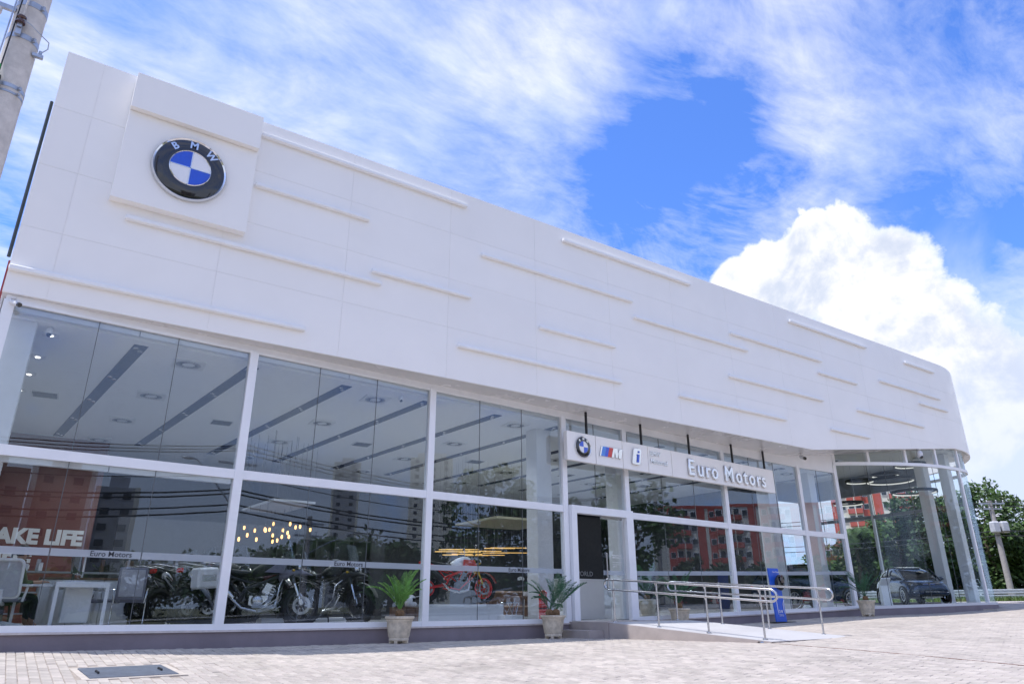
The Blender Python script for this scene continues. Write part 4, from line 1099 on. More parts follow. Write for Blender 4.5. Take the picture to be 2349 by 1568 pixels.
# guardrail
def guardrail():
    t = thing('guardrail', 'double beam galvanised roadside guardrail in front of the trees', 'guardrail')
    A, B = Vector((56.6, 1.2, 0)), Vector((42.0, 24.6, 0)); d = (B - A); L = d.length; u = d.normalized(); nrm = Vector((u.y, -u.x, 0))
    if nrm.x > 0: nrm = -nrm
    for zc in (.22, .52):
        prof = [(0, -.155), (.05, -.13), (.05, -.06), (0, -.03), (0, .03), (.05, .06), (.05, .13), (0, .155), (-.012, .155), (-.012, -.155)]
        m = MB(); m.loft([[A + u * L * k / 20 + nrm * a * 1.4 + Vector((0, 0, ground(*(A + u * L * k / 20).xy) + zc + b * .85)) for a, b in prof] for k in range(21)]); m.build('beam', M_GUARD, t, smooth=60)
    for k in range(13):
        p = A + u * (L * (k + .5) / 13); m = MB(); z = ground(p.x, p.y); m.box((p.x - nrm.x * .09, p.y - nrm.y * .09, z + .3), (.10, .14, .8)); m.build('post', M_GALV, t)
guardrail()
# pole with white boxes, far right
rp = thing('power_pole', 'leaning-looking concrete power pole with two white transformer boxes among the trees on the right', 'power pole', (56.82, 7.93, ground(56.8, 7.9)))
m = MB(); m.tube([(0, 0, -.1), (0, 0, 6.3)], [.20, .135], 14); m.build('shaft', M_CONC2, rp, smooth=50)
for s in (-1, 1):
    m = MB(); m.box((s * .30 * .82, -s * .30 * .57 - .22, 4.55), (.50, .46, .74), (0, 0, R(-34)), bev=.08); m.build('transformer_box', M_GREYBOX, rp)
for z, L in ((6.1, 1.7), (5.75, 1.2)):
    m = MB(); m.box((0, -.1, z), (L, .09, .09), (0, 0, R(-34))); m.build('cross_arm', M_GALV, rp)
    for k in (-1, -.4, .4, 1):
        mm = MB(); mm.lathe([(.04, 0), (.06, .05), (.03, .12), (.05, .16), (.0, .2)], 8, c=(k * L * .46 * .82, -.1 - k * L * .46 * .57, z + .04)); mm.build('insulator', M_OFFWHITE, rp)
m = MB(); m.tube([(.0, -.1, 5.3), (.1, -.3, 5.42), (.15, -.5, 5.35)], .03, 6); m.lathe([(.0, 0.06), (.09, .05), (.11, 0), (0, -.02)], 12, c=(.05, -.25, 5.25)); m.build('lamp', M_OFFWHITE, rp)
def wire(label, A, B, sag, r=.02, group='overhead wires'):
    A, B = Vector(A), Vector(B); P = [A.lerp(B, k / 24) - Vector((0, 0, sag * 4 * (k / 24) * (1 - k / 24))) for k in range(25)]
    m = MB(); m.tube(P, r, 5); o = m.build('overhead_wire', M_PLASTIC if r < .03 else M_BLACK); return tag(o, label, 'wire', group)
for z, zl, lb in ((7.25, 7.1, 'uppermost overhead'), (6.95, 6.85, 'second overhead'), (5.35, 5.45, 'third overhead'), (5.05, 5.0, 'lowest overhead')):
    wire('%s wire running off the right edge' % lb, (56.6, 7.8, z), (66, -14, zl), .5, .024)
    wire('%s wire running left behind the round corner' % lb, (56.6, 7.8, z), (46, 32, zl), .5, .024)

# ------------------------------------------------------------------ red and cream apartment blocks
def block(label, loc, rz, floors=6, fh=2.85, bays=4):
    t = thing('apartment_block', label, 'apartment block', loc, rz, group='red and cream apartment blocks')
    bw = 9.0; W_ = bw * bays; D = 12.0; H = floors * fh
    m = MB(); m.box((W_ / 2, D / 2 + .02, H / 2), (W_, D, H)); m.build('wall', M_BCREAM, t)
    m = MB(); m.box((W_ / 2, D / 2, H + .3), (W_ + .3, D + .3, .6)); m.build('parapet', M_BRED, t)
    for b in range(bays):
        x0 = b * bw
        for (a, c) in ((0, 1.7), (6.6, 8.2)):
            m = MB(); m.box((x0 + (a + c) / 2, -.04, H / 2), (c - a, .1, H)); m.build('red_strip', M_BRED, t)
        for f in range(floors):
            z = f * fh
            for wx in (2.45, 7.4):
                m = MB(); m.box((x0 + wx, -.10, z + 1.6), (1.15, .08, 1.25)); w = m.build('window', M_EWHITE, t)
                m = MB(); m.box((x0 + wx, -.145, z + 1.6), (1.0, .02, 1.1)); m.build('pane', M_WIN, w)
            m = MB(); m.box((x0 + 4.95, -.55, z + .62), (3.1, 1.1, 1.05)); bl = m.build('balcony', M_BRED, t)
            m = MB(); m.box((x0 + 4.95, -.62, z + 1.24), (3.1, .06, .06)); m.build('balcony_rail', M_STEEL, bl)
            for wx in (4.2, 5.75):
                m = MB(); m.box((x0 + wx, -.06, z + 1.75), (1.25, .05, 1.7)); w = m.build('window', M_EWHITE, t)
                m = MB(); m.box((x0 + wx, -.09, z + 1.75), (1.1, .02, 1.55)); m.build('pane', M_WIN, w)
        m = MB(); m.box((x0 + 5.0, -1.05, H / 2), (.16, .16, H)); m.build('balcony_post', M_BCREAM, t)
    return t
def facing(x, y, tx, ty): return math.atan2(ty - y, tx - x) + math.pi / 2
block('red and cream balconied apartment block seen through the round glass corner', (161.0, 83.0, 1.0), R(-61), floors=12, bays=2)
MV = Vector((1.4636, 13.895))                            # where the glass front mirrors the viewpoint
def mir(bd, D): return (MV.x + D * math.sin(R(bd)), MV.y - D * math.cos(R(bd)))
a_ = mir(53.0, 160); b_2 = mir(61.5, 168)
block('red and cream apartment block across the street mirrored right of the entrance', (a_[0], a_[1], 1.0), math.atan2(a_[1] - b_2[1], a_[0] - b_2[0]), floors=7, bays=3).location = (b_2[0], b_2[1], 1.0)

# ------------------------------------------------------------------ far side of the street (seen mirrored in the glass)
def tower(label, bd, D, w, d, h, m_, seed):
    x, y = mir(bd, D); t = thing('apartment_tower', label, 'tower block', (x, y, 0), R(-bd) + math.pi, group='tower blocks across the street')
    t.rotation_euler = (0, 0, R(bd))
    m = MB(); m.box((0, 0, h / 2), (w, d, h)); m.box((0, 0, h + 1.2), (w * .5, d * .6, 2.4)); m.build('wall', m_, t)
    mm = MB(); r = random.Random(seed)
    nx = max(2, int(w / 3.4)); nz = int(h / 3)
    for i in range(nx):
        for k in range(1, nz):
            mm.box(((i + .5) * w / nx - w / 2, d / 2 + .02, k * 3 + 1.2), (1.5, .12, 1.3))
    o = mm.build('window', M_WIN, t); o['kind'] = 'stuff'
    mm = MB()
    for i in range(nx + 1):
        if i % 2 == 0: mm.box((i * w / nx - w / 2, d / 2 + .1, h / 2), (.9, .3, h))
    mm.build('pilaster', M_BCREAM, t)
    return t
tower('broad brown tower block mirrored behind the mural in the first bay', 4.6, 150, 13, 14, 23, M_BBROWN, 1)
tower('second brown tower block mirrored in the first bay', 9.2, 155, 9, 14, 24.5, M_BBROWN, 2)
tower('grey tower block mirrored beside the brown ones', 12.6, 170, 7, 12, 24, M_BGREY, 3)
tower('slim grey tower mirrored in the second bay', 28.4, 300, 10, 12, 57, M_BGREY, 4)
tower('slim beige tower mirrored at the right of the second bay', 34.4, 300, 10, 12, 60, M_BCREAM, 5)
ENV = [(3, 62, 3.7, 3.6), (9, 58, 3.5, 3.2), (15, 66, 3.9, 3.6), (20.5, 60, 3.4, 3.2), (24.5, 58, 4.6, 3.2), (30.5, 55, 4.6, 3.0), (33, 62, 4.8, 3.4),
       (38.6, 58, 10.6, 4.4), (41.2, 62, 8.2, 4.0), (44.5, 66, 5.6, 3.6), (49.5, 50, 8.8, 3.6), (54.5, 70, 2.6, 2.6), (57.6, 66, 2.3, 2.4), (61.5, 68, 3.6, 3.0), (65, 66, 6.4, 4.0)]
LBL = ['low dark tree', 'wide dark tree', 'dense tree left of the mirrored pole', 'bushy tree below the mirrored pole', 'small tree left of the palms', 'tree between the palms', 'round tree below the beige tower', 'biggest dark tree, behind the red motorcycle,', 'spreading tree beside the biggest one', 'low tree near the entrance', 'loose feathery tree right of the door', 'green tree below the red block balconies', 'green tree at the right of the red block', 'tall tree near the last bay', 'tall tree at the round corner']
for i, ((bd, D, h, cr), lb) in enumerate(zip(ENV, LBL)):
    x, y = mir(bd, D); tree('street_tree', lb + ' across the street, mirrored in the glass', 'tree', x, y, h, cr, (M_LEAF3, M_LEAF, M_LEAF2)[i % 3], 40 + i, n=3200, size=.42, base=.06, group='trees across the street', clumps=36, trunk=.22)
for i, (bd, D) in enumerate(((26.6, 52), (29.3, 54), (32.0, 56))):
    x, y = mir(bd, D); palm(('left', 'middle', 'right')[i] + ' palm of three across the street, mirrored in the second bay', x, y, 4.3, 60 + i, 'palms across the street')
def strpole(label, bd, D, h, arm=0, r_=.17):
    x, y = mir(bd, D); t = thing('street_pole', label, 'street pole', (x, y, ground(x, y)), 0, 'poles across the street')
    m = MB(); m.tube([(0, 0, -.1), (0, 0, h)], [r_ * 1.15, r_ * .85], 12); m.build('shaft', M_CONC2, t)
    for z in (h - .4, h - 1.1):
        m = MB(); m.box((0, 0, z), (1.8, .1, .1)); m.build('cross_arm', M_GALV, t)
    if arm:
        m = MB(); m.tube([(0, 0, h * .62), (arm * .5, .5, h * .74), (arm, 1, h * .84), (arm * 1.15, 1.1, h * .845)], .035, 6); m.ball((arm * 1.2, 1.15, h * .84), (.3, .14, .07)); m.build('lamp_arm', M_GALV, t)
    return (x, y, h + ground(x, y))
q1 = strpole('big concrete pole mirrored beside the first mullion', 19.9, 36, 8.3, -2.2, .22)
q2 = strpole('dark pole mirrored in the middle of the second bay', 25.6, 44, 5.6, 2.2, .15)
q3 = strpole('pole with lamp arm mirrored right of the entrance', 52.0, 58, 8.5, -2.5)
q0 = strpole('pole mirrored outside the left edge', -12, 36, 8.5)
for i, (dz, dy) in enumerate(((-.35, -.8), (-.35, 0), (-.35, .8), (-1.6, 0), (-2.3, 0), (-2.5, .1), (-3.0, 0), (-3.3, .1))):
    nm = ('highest outer', 'highest middle', 'highest inner', 'single', 'upper bundle', 'upper bundle twin', 'lower bundle', 'lowest bundle')[i]
    for j, (A, B) in enumerate(((q0, q1), (q1, q3))):
        wire('%s street wire mirrored in the %s of the front' % (nm, ('left bay', 'middle bays')[j]), (A[0], A[1] + dy, A[2] + dz), (B[0], B[1] + dy, B[2] + dz), .7 if j == 0 else 1.2, .022 if i < 4 else .038, 'street wires')

# ------------------------------------------------------------------ showroom contents
def fz(x): return zs(x) - 0.03
def back(X, Z, Y0, Y1):                                # the same sight line carried from depth Y0 to depth Y1
    s = (Y1 - CAM.y) / (Y0 - CAM.y)
    return CAM.x + (X - CAM.x) * s, CAM.z + (Z - CAM.z) * s
def wheel(parent, x, r, w, alloy, disc, spokes=0, rimcol=None, side=(-1,)):
    m = MB(); m.torus((0, 0, 0), r - w * .48, w * .5, 'Y', 36, 10, 1.0)
    k = 40
    for i in range(k):
        a = 2 * math.pi * i / k; m.box((math.cos(a) * (r - .004), (w * .18) * (1 if i % 2 else -1), math.sin(a) * (r - .004)), (.016, w * .5, .03), (0, -a, .3 if i % 2 else -.3))
    t = link('wheel', m.data('tyre', M_RUBBER, 40), parent, (x, 0, r))
    m = MB(); ri = r - w * .95
    m.ring((0, 0, 0), ri - .018, ri + .012, w * .72, 'Y', 36); m.lathe([(.035, -.08), (.05, -.05), (.05, .05), (.035, .08)], 16, axis='Y'); m.build('rim', rimcol or alloy, t, smooth=40)
    m = MB()
    if spokes > 12:
        for i in range(spokes):
            a = 2 * math.pi * i / spokes; b = a + .35 * (1 if i % 2 else -1); s = .04 * (1 if (i // 2) % 2 else -1)
            m.tube([(.045 * math.cos(a), s, .045 * math.sin(a)), (ri * math.cos(b), 0, ri * math.sin(b))], .0035, 4)
    else:
        for i in range(spokes):
            a = 2 * math.pi * i / spokes
            m.tube([(.04 * math.cos(a), 0, .04 * math.sin(a)), (ri * math.cos(a + .12), 0, ri * math.sin(a + .12))], [.022, .014], 6)
    m.build('spokes', rimcol or M_DISC, t)
    for s in side:
        m = MB(); m.ring((0, s * (w * .5 + .012), 0), disc * .68, disc, .006, 'Y', 40)
        for i in range(6):
            a = math.pi / 3 * i; m.box((math.cos(a) * disc * .5, s * (w * .5 + .012), math.sin(a) * disc * .5), (disc * .42, .006, .018), (0, -a, 0))
        m.build('brake_disc', M_DISC, t)
    return t
def smoothloft(rings, name, mm, parent, lv=1):
    return subsurf(MB().loft(rings).build(name, mm, parent), lv)
def oval(x, cz, hw, hh, n=10, cy=0.0, flat=.8):
    return [(x, cy + hw * math.copysign(abs(math.cos(2 * math.pi * k / n)) ** flat, math.cos(2 * math.pi * k / n)), cz + hh * math.copysign(abs(math.sin(2 * math.pi * k / n)) ** flat, math.sin(2 * math.pi * k / n))) for k in range(n)]
def motorcycle(label, loc, h, body, style='tour', accent=None, rims=None, case=False, engine=None, lean=-.05, sc_=1.1):
    t = thing('motorcycle', label, 'motorcycle', loc, h, 'motorcycles behind the glass'); t.rotation_euler = (lean, 0, h); t.scale = (sc_, sc_, sc_)
    ac = accent or body; eng = engine or M_PLASTIC; alloy = M_PLASTIC
    wf = wheel(t, .76, .345, .115 if style != 'naked' else .12, alloy, .15, 24 if style != 'naked' else 10, rims, (-1, 1))
    wr = wheel(t, -.74, .335, .155 if style != 'naked' else .17, alloy, .13, 24 if style != 'naked' else 10, rims)
    gold = style == 'naked'
    for s in (-1, 1):
        m = MB(); m.tube([(.76, s * .085, .345), (.60, s * .085, .72)], [.026, .024], 10); m.build('fork_leg', M_CHROME if not gold else M_RED and M_YELL, t, smooth=40)
        m = MB(); m.tube([(.60, s * .085, .70), (.48, s * .085, 1.0)], .034, 10); m.build('fork_tube', M_YELL if gold else M_PLASTIC, t, smooth=40)
        m = MB(); m.box((.745, s * .10, .40), (.07, .03, .11), (0, -.4, 0), bev=.008); m.build('caliper', M_STEEL, t)
    m = MB(); m.box((.545, 0, .84), (.09, .24, .05), (0, -.4, 0), bev=.01); m.box((.50, 0, .98), (.10, .22, .04), (0, -.4, 0), bev=.01); m.build('yoke', M_PLASTIC, t)
    fr = M_SRED if gold else M_PLASTIC
    m = MB()
    for s in (-1, 1):
        m.tube([(.48, s * .04, .90), (.15, s * .14, .74), (-.20, s * .15, .60), (-.28, s * .14, .42)], .022, 8); m.tube([(.46, s * .04, .82), (.30, s * .13, .50), (.05, s * .14, .30), (-.25, s * .14, .36)], .02, 8)
        m.tube([(-.10, s * .12, .70), (-.55, s * .10, .84), (-.78, s * .08, .88)], .018, 8); m.tube([(-.24, s * .14, .48), (-.52, s * .10, .80)], .016, 8); m.tube([(.15, s * .14, .74), (.02, s * .14, .46), (-.2, s * .15, .6)], .016, 8)
        m.tube([(-.28, s * .10, .42), (-.74, s * .12, .335)], [.035, .028], 8)
    m.build('frame', fr, t, smooth=40)
    # engine
    m = MB(); m.box((.04, 0, .42), (.40, .28, .26), bev=.05); m.box((.16, 0, .62), (.20, .24, .22), (0, .35, 0), bev=.03)
    for k in range(4): m.box((.175 + k * .008, 0, .55 + k * .045), (.23, .27, .012), (0, .35, 0))
    m.build('engine', eng, t)
    for s in (-1, 1):
        m = MB(); m.lathe([(.0, .07), (.05, .065), (.075, .05), (.095, .03), (.10, 0)], 20, c=(.02, 0, .40)); mt = Matrix.Translation((.02, s * .13, .42)) @ Matrix.Rotation(R(-90 * s), 4, 'X') @ Matrix.Translation((-.02, 0, -.40))
        o = m.build('clutch_cover', M_STEEL if engine else M_PLASTIC, t, smooth=40); o.matrix_local = mt
    m = MB(); m.tube([(.28, -.08, .60), (.36, -.10, .48), (.30, -.12, .30), (.05, -.15, .24), (-.22, -.16, .30), (-.40, -.20, .46)], .024, 8); m.build('exhaust_pipe', M_STEEL, t, smooth=40)
    up = .12 if style != 'naked' else .10
    m = MB(); m.tube([(-.36, -.20, .46), (-.44, -.215, .52), (-.86, -.235, .72 + up), (-.89, -.235, .735 + up)], [.03, .058, .066, .045], 14); m.build('muffler', M_CHROME if style != 'naked' else M_PLASTIC, t, smooth=40)
    m = MB(); m.tube([(-.88, -.235, .73 + up), (-.90, -.235, .74 + up)], .036, 12); m.build('muffler_tip', M_CHROME, t, smooth=40)
    m = MB(); m.tube([(.05, -.22, .27), (.05, .22, .27)], .012, 6); m.tube([(.05, -.22, .27), (.14, -.27, .27)], .014, 6); m.tube([(.05, .22, .27), (.14, .27, .27)], .014, 6); m.build('footrest', M_STEEL, t)
    m = MB(); m.tube([(-.05, .16, .30), (-.10, .30, .02)], .014, 6); m.build('side_stand', M_BLACK, t)
    # tank, seat, tail
    smoothloft([oval(.44, .96, .06, .07), oval(.36, .98, .14, .12), oval(.16, .97, .18, .14), oval(-.06, .90, .13, .10), oval(-.14, .86, .08, .05)], 'fuel_tank', body, t)
    smoothloft([oval(-.10, .88, .10, .05), oval(-.22, .86, .14, .055), oval(-.45, .89, .15, .06), oval(-.68, .93, .11, .05), oval(-.76, .94, .06, .03)], 'seat', M_BLACK, t)
    smoothloft([oval(-.40, .82, .10, .05), oval(-.66, .88, .10, .06), oval(-.84, .93, .07, .045), oval(-.90, .945, .03, .02)], 'tail_fairing', ac, t)
    m = MB(); m.box((-.90, 0, .925), (.06, .14, .075), bev=.02); m.build('tail_lamp', M_TAIL, t)
    m = MB(); m.box((-.96, 0, .74), (.02, .16, .12), (0, .35, 0)); m.tube([(-.84, 0, .90), (-.95, 0, .76)], .02, 6); m.build('plate_holder', M_BLACK, t)
    # handlebar, mirrors
    m = MB(); m.tube([(.36, .40, 1.10), (.40, .30, 1.12), (.48, .10, 1.05), (.48, -.10, 1.05), (.40, -.30, 1.12), (.36, -.40, 1.10)], .013, 8); m.build('handlebar', M_STEEL if style != 'naked' else M_BLACK, t, smooth=60)
    for s in (-1, 1):
        m = MB(); m.tube([(.375, s * .28, 1.12), (.355, s * .41, 1.10)], .019, 8); m.build('grip', M_BLACK, t)
        m = MB(); m.tube([(.40, s * .27, 1.12), (.42, s * .33, 1.28)], .007, 5); m.ball((.41, s * .355, 1.31), (.018, .06, .036), 12, 6); m.build('mirror', M_CHROME if style != 'tour' else M_PLASTIC, t, smooth=50)
        m = MB(); m.tube([(.56, s * .10, .90), (.58, s * .20, .91)], .008, 5); m.ball((.58, s * .215, .91), (.03, .03, .022), 8, 6); m.build('indicator', M_YELL, t)
    m = MB(); m.ball((.62, 0, .97), (.075, .115, .085), 14, 8); m.build('headlight_shell', M_PLASTIC, t, smooth=50)
    m = MB(); m.ball((.655, -.045, .975), (.05, .055, .06), 12, 8); m.ball((.655, .045, .965), (.05, .055, .055), 12, 8); m.build('headlight', M_CHROME, t, smooth=50)
    if style == 'tour':
        smoothloft([oval(.30, .80, .17, .10), oval(.50, .88, .16, .11), oval(.72, .90, .09, .035), oval(.92, .84, .03, .012)], 'beak_fairing', ac, t)
        m = MB(); m.prism([(.56, 1.02), (.60, 1.02), (.47, 1.42), (.44, 1.42)], .26, 'XZ'); m.build('windscreen', MATS['clear_glass'], t)
        m = MB(); m.tube([(-.50, .10, .95), (-.55, .14, 1.0), (-.92, .13, 1.03), (-.95, 0, 1.035), (-.92, -.13, 1.03), (-.55, -.14, 1.0), (-.50, -.10, .95)], .012, 6); m.box((-.76, 0, 1.025), (.28, .16, .012)); m.build('luggage_rack', M_STEEL, t, smooth=60)
        m = MB()
        for s in (-1, 1): m.tube([(.42, s * .10, .80), (.38, s * .26, .66), (.36, s * .27, .44), (.12, s * .18, .28)], .014, 8)
        m.build('crash_bar', M_STEEL, t, smooth=60)
        for s in (-1, 1):
            m = MB(); m.prism([(.10, .88), (.42, .86), (.46, 1.02), (.30, 1.03)], .02, 'XZ', s * .19); m.build('side_panel', ac, t)
    else:
        for s in (-1, 1):
            m = MB(); m.prism([(.14, .82), (.36, .72), (.52, .84), (.44, 1.0), (.16, 1.0)], .025, 'XZ', s * .185); m.build('side_panel', M_SRED if gold else ac, t)
        smoothloft([oval(.56, .98, .10, .09), oval(.68, .97, .07, .06), oval(.72, .95, .03, .03)], 'flyscreen', M_EWHITE if gold else ac, t)
    m = MB(); n = 9
    m.loft([[(.76 + .385 * math.cos(a), -.07, .345 + .385 * math.sin(a)), (.76 + .40 * math.cos(a), 0, .345 + .40 * math.sin(a)), (.76 + .385 * math.cos(a), .07, .345 + .385 * math.sin(a)), (.76 + .378 * math.cos(a), 0, .345 + .378 * math.sin(a))] for a in [R(20 + 130 * k / n) for k in range(n + 1)]]); m.build('front_mudguard', M_SRED if gold else M_BLACK, t, smooth=40)
    if case:
        m = MB(); m.box((-.66, -.33, .78), (.46, .20, .34), (0, -.06, 0), bev=.03); c_ = m.build('side_case', M_OFFWHITE, t)
        m = MB(); m.box((-.66, -.435, .78), (.30, .012, .10), (0, -.06, 0), bev=.004); m.build('case_lid', M_STEEL, c_)
    return t
def onray(X, Z, Y0, Y): return (back(X, Z, Y0, Y)[0], Y)
x, y = onray(5.75, 1, 2.6, 3.5); motorcycle('black touring motorcycle with silver muffler, farthest left of the tail-on row', (x, y, fz(x)), R(38), M_BLACK)
x, y = onray(6.05, 1, 2.4, 2.65); motorcycle('black touring motorcycle with silver muffler, middle of the tail-on row', (x, y, fz(x)), R(38), M_BLACK)
x, y = onray(6.58, 1, 2.2, 1.9); motorcycle('black motorcycle carrying a silver side case, beside the first mullion', (x, y, fz(x)), R(32), M_BLACK, case=True)
motorcycle('touring motorcycle with bare silver engine and black tank, side-on just right of the first mullion', (7.12, 1.45, fz(7)), R(-22), M_BLACK, accent=M_FABRIC, engine=M_STEEL, lean=-.04, sc_=1.14)
motorcycle('dark touring motorcycle facing the glass with tall windscreen, second bay', (8.72, 2.0, fz(8.6)), R(-58), M_BLACK, accent=M_PLASTIC, sc_=1.15)
motorcycle('black touring motorcycle half hidden between the silver-engined one and the tall-screened one', (8.15, 3.4, fz(8.2)), R(-30), M_GLOSSBLK)
motorcycle('dark red motorcycle standing behind the silver-engined one', (7.75, 3.0, fz(7.7)), R(20), M_MAROON, accent=M_MAROON)
motorcycle('red and white naked motorcycle with gold fork on the white platform', (12.05, 2.2, .765), R(-6), M_EWHITE, 'naked', accent=M_SRED, rims=M_SRED, lean=-.06, sc_=1.0)

# platforms, boxes, helmet
def platform(label, c, d, rz=0.0, name='platform', m_=None, cat='platform'):
    m = MB(); m.box((0, 0, d[2] / 2), d, bev=.008); o = m.build(name, m_ or M_OFFWHITE); o.location = c; o.rotation_euler = (0, 0, rz); return tag(o, label, cat)
platform('white raised platform under the red naked motorcycle', (12.1, 2.2, fz(12)), (2.1, .95, .42))
platform('low white block in front of the right end of the display platform', (13.25, 1.62, fz(13)), (.55, .40, .17), name='display_block', cat='display block')
platform('low white platform behind the motorcycles in the second bay', (8.7, 3.2, fz(8.6)), (2.1, .8, .15))
wb = thing('wooden_crate', 'brown wooden display box under the white helmet', 'display box', (10.8, 2.25, fz(10.8)))
for k in range(3):
    m = MB(); m.box(((k - 1) * .222, 0, .18), (.214, .45, .34), bev=.004); m.build('board', M_WOOD, wb)
m = MB(); m.box((0, 0, .355), (.67, .47, .02)); m.build('lid', M_WOOD, wb)
hm = thing('helmet', 'white full-face motorcycle helmet on the brown wooden box', 'helmet', (10.86, 2.2, fz(10.8) + .367), R(-25))
m = MB(); m.lathe([(.10, 0), (.125, .02), (.135, .10), (.13, .17), (.10, .235), (.05, .265), (.0, .27)], 24); m.build('shell', M_EWHITE, hm, smooth=50)
m = MB(); m.T = Matrix.Translation((0, 0, .15)); m.loft([[(.142 * math.cos(a), .142 * math.sin(a), -.035), (.139 * math.cos(a), .139 * math.sin(a), .045), (.128 * math.cos(a), .128 * math.sin(a), .045), (.128 * math.cos(a), .128 * math.sin(a), -.035)] for a in [R(-70 + 140 * k / 10) for k in range(11)]]); m.build('visor', M_GLOSSBLK, hm, smooth=40)
m = MB(); m.T = Matrix.Translation((.16, 0, .23)); m.box((0, 0, 0), (.13, .17, .012), (0, -.2, 0), bev=.004); m.build('peak', M_EWHITE, hm)
m = MB(); m.T = Matrix.Translation((.12, 0, .05)); m.box((0, 0, 0), (.06, .16, .09), (0, .2, 0), bev=.02); m.build('chin_bar', M_EWHITE, hm)

# office corner, first bay
dz = fz(4)
dk = thing('desk', 'white office desk with open loop leg frame close to the glass', 'desk', (4.05, .62, dz))
m = MB(); m.box((0, .85, .725), (.78, 1.7, .035), bev=.004); m.build('desk_top', M_EWHITE, dk)
m = MB()
for a, b in (((-.36, 0, .02), (.76, .05, .05)), ((-.36, 0, 0), (0, 0, 0))): pass
m.box((0, 0, .685), (.78, .05, .055)); m.box((0, 0, .03), (.78, .05, .055)); m.box((-.3625, 0, .357), (.055, .05, .60)); m.box((.3625, 0, .357), (.055, .05, .60)); m.build('leg_frame', M_EWHITE, dk)
m = MB(); m.box((0, 1.66, .685), (.78, .05, .055)); m.box((0, 1.66, .03), (.78, .05, .055)); m.box((-.3625, 1.66, .357), (.055, .05, .60)); m.box((.3625, 1.66, .357), (.055, .05, .60)); m.build('leg_frame', M_EWHITE, dk)
m = MB(); m.box((-.02, .5, .40), (.40, .5, .58), bev=.005); m.build('drawer_pedestal', M_OFFWHITE, dk)
m = MB(); m.box((-.65, .95, .70), (.55, .6, .035)); m.box((-.88, .95, .35), (.04, .5, .68)); m.build('side_return', M_EWHITE, dk)
mo = thing('monitor', 'slim black monitor turned edge-on on the white desk', 'monitor', (3.95, 1.35, dz + .743), R(70))
m = MB(); m.box((0, 0, .30), (.52, .03, .32), (R(-8), 0, 0), bev=.006); m.build('screen', M_GLOSSBLK, mo)
m = MB(); m.box((0, .02, .10), (.06, .03, .20)); m.box((0, .02, .008), (.22, .18, .014)); m.build('stand', M_BLACK, mo)
m = MB()
for k in range(4): m.box((random.uniform(-.01, .01), 0, k * .006), (.30, .21, .005), (0, 0, random.uniform(-.15, .15)))
o = m.build('paper_stack', mat('paper', (.75, .74, .8), .8, var=.05)); o.location = (3.92, .80, dz + .747); tag(o, 'stack of loose papers on the near end of the desk', 'papers'); o['kind'] = 'stuff'
del o['kind']
def office_chair(label, loc, rz):
    t = thing('office_chair', label, 'office chair', loc, rz)
    for k in range(5):
        a = 2 * math.pi * k / 5 + .3; m = MB(); m.tube([(0, 0, .12), (.30 * math.cos(a), .30 * math.sin(a), .075)], [.035, .022], 8); m.build('base_arm', M_OFFWHITE, t)
        m = MB(); m.lathe([(.028, -.022), (.03, 0), (.028, .022)], 12, c=(.31 * math.cos(a), .31 * math.sin(a), .03), axis='Y'); m.build('castor', M_BLACK, t)
    m = MB(); m.tube([(0, 0, .10), (0, 0, .42)], [.035, .025], 10); m.build('gas_stem', M_BLACK, t)
    m = MB(); m.box((0, .02, .47), (.50, .48, .075), bev=.03); m.build('seat', M_FABRIC, t)
    def rr(w, h, rad, n=5): 
        P = []
        for cx_, cz_, a0 in ((w - rad, h - rad, 0), (-w + rad, h - rad, 90), (-w + rad, -h + rad, 180), (w - rad, -h + rad, 270)):
            P += [(cx_ + rad * math.cos(R(a0 + 90 * k / n)), cz_ + rad * math.sin(R(a0 + 90 * k / n))) for k in range(n + 1)]
        return P
    m = MB(); m.tube([(x, -.25 - .05 * (z / .3) , .78 + z) for x, z in rr(.235, .29, .08)], .024, 8, closed=True); m.build('back_frame', M_OFFWHITE, t, smooth=60)
    m = MB(); m.prism([(x, .78 + z) for x, z in rr(.22, .275, .07)], .012, 'XZ', -.25); m.build('back_mesh', M_GREYMESH, t)
    m = MB(); m.tube([(0, -.05, .40), (0, -.24, .44), (0, -.28, .62)], .03, 8); m.build('back_stem', M_OFFWHITE, t)
    for s in (-1, 1):
        m = MB(); m.tube([(s * .27, -.08, .44), (s * .30, -.05, .66)], .02, 8); m.box((s * .30, 0, .68), (.07, .26, .03), bev=.01); m.build('armrest', M_OFFWHITE, t)
    return t
office_chair('white framed mesh office chair cropped by the left edge, back to the glass', (3.02, 1.1, dz), R(-15))
def visitor_chair(label, loc, rz):
    t = thing('visitor_chair', label, 'visitor chair', loc, rz, 'grey visitor chairs')
    m = MB()
    for s in (-1, 1): m.tube([(s * .26, -.28, .02), (s * .26, .22, .02), (s * .27, .26, .08), (s * .27, .26, .42), (s * .27, .20, .64), (s * .27, -.18, .66), (s * .26, -.24, .60), (s * .24, -.22, .43), (s * .20, .0, .43)], .0125, 8)
    m.tube([(-.26, -.28, .02), (.26, -.28, .02)], .0125, 8); m.build('tube_frame', M_CHROME, t, smooth=60)
    m = MB(); m.box((0, .02, .46), (.48, .46, .06), bev=.025); m.build('seat', M_FABRIC, t)
    m = MB(); m.box((0, -.27, .74), (.46, .05, .56), (R(10), 0, 0), bev=.02); m.build('back_frame', M_FABRIC, t)
    m = MB(); m.box((0, -.30, .75), (.38, .03, .46), (R(10), 0, 0), bev=.008); m.build('back_mesh', M_GREYMESH, t)
    return t
visitor_chair('grey mesh visitor chair with chrome arms, back to the glass', (4.88, 1.45, dz), R(-8))
visitor_chair('grey visitor chair seen side-on between the desk and the other visitor chair', (4.55, 2.0, dz), R(80))
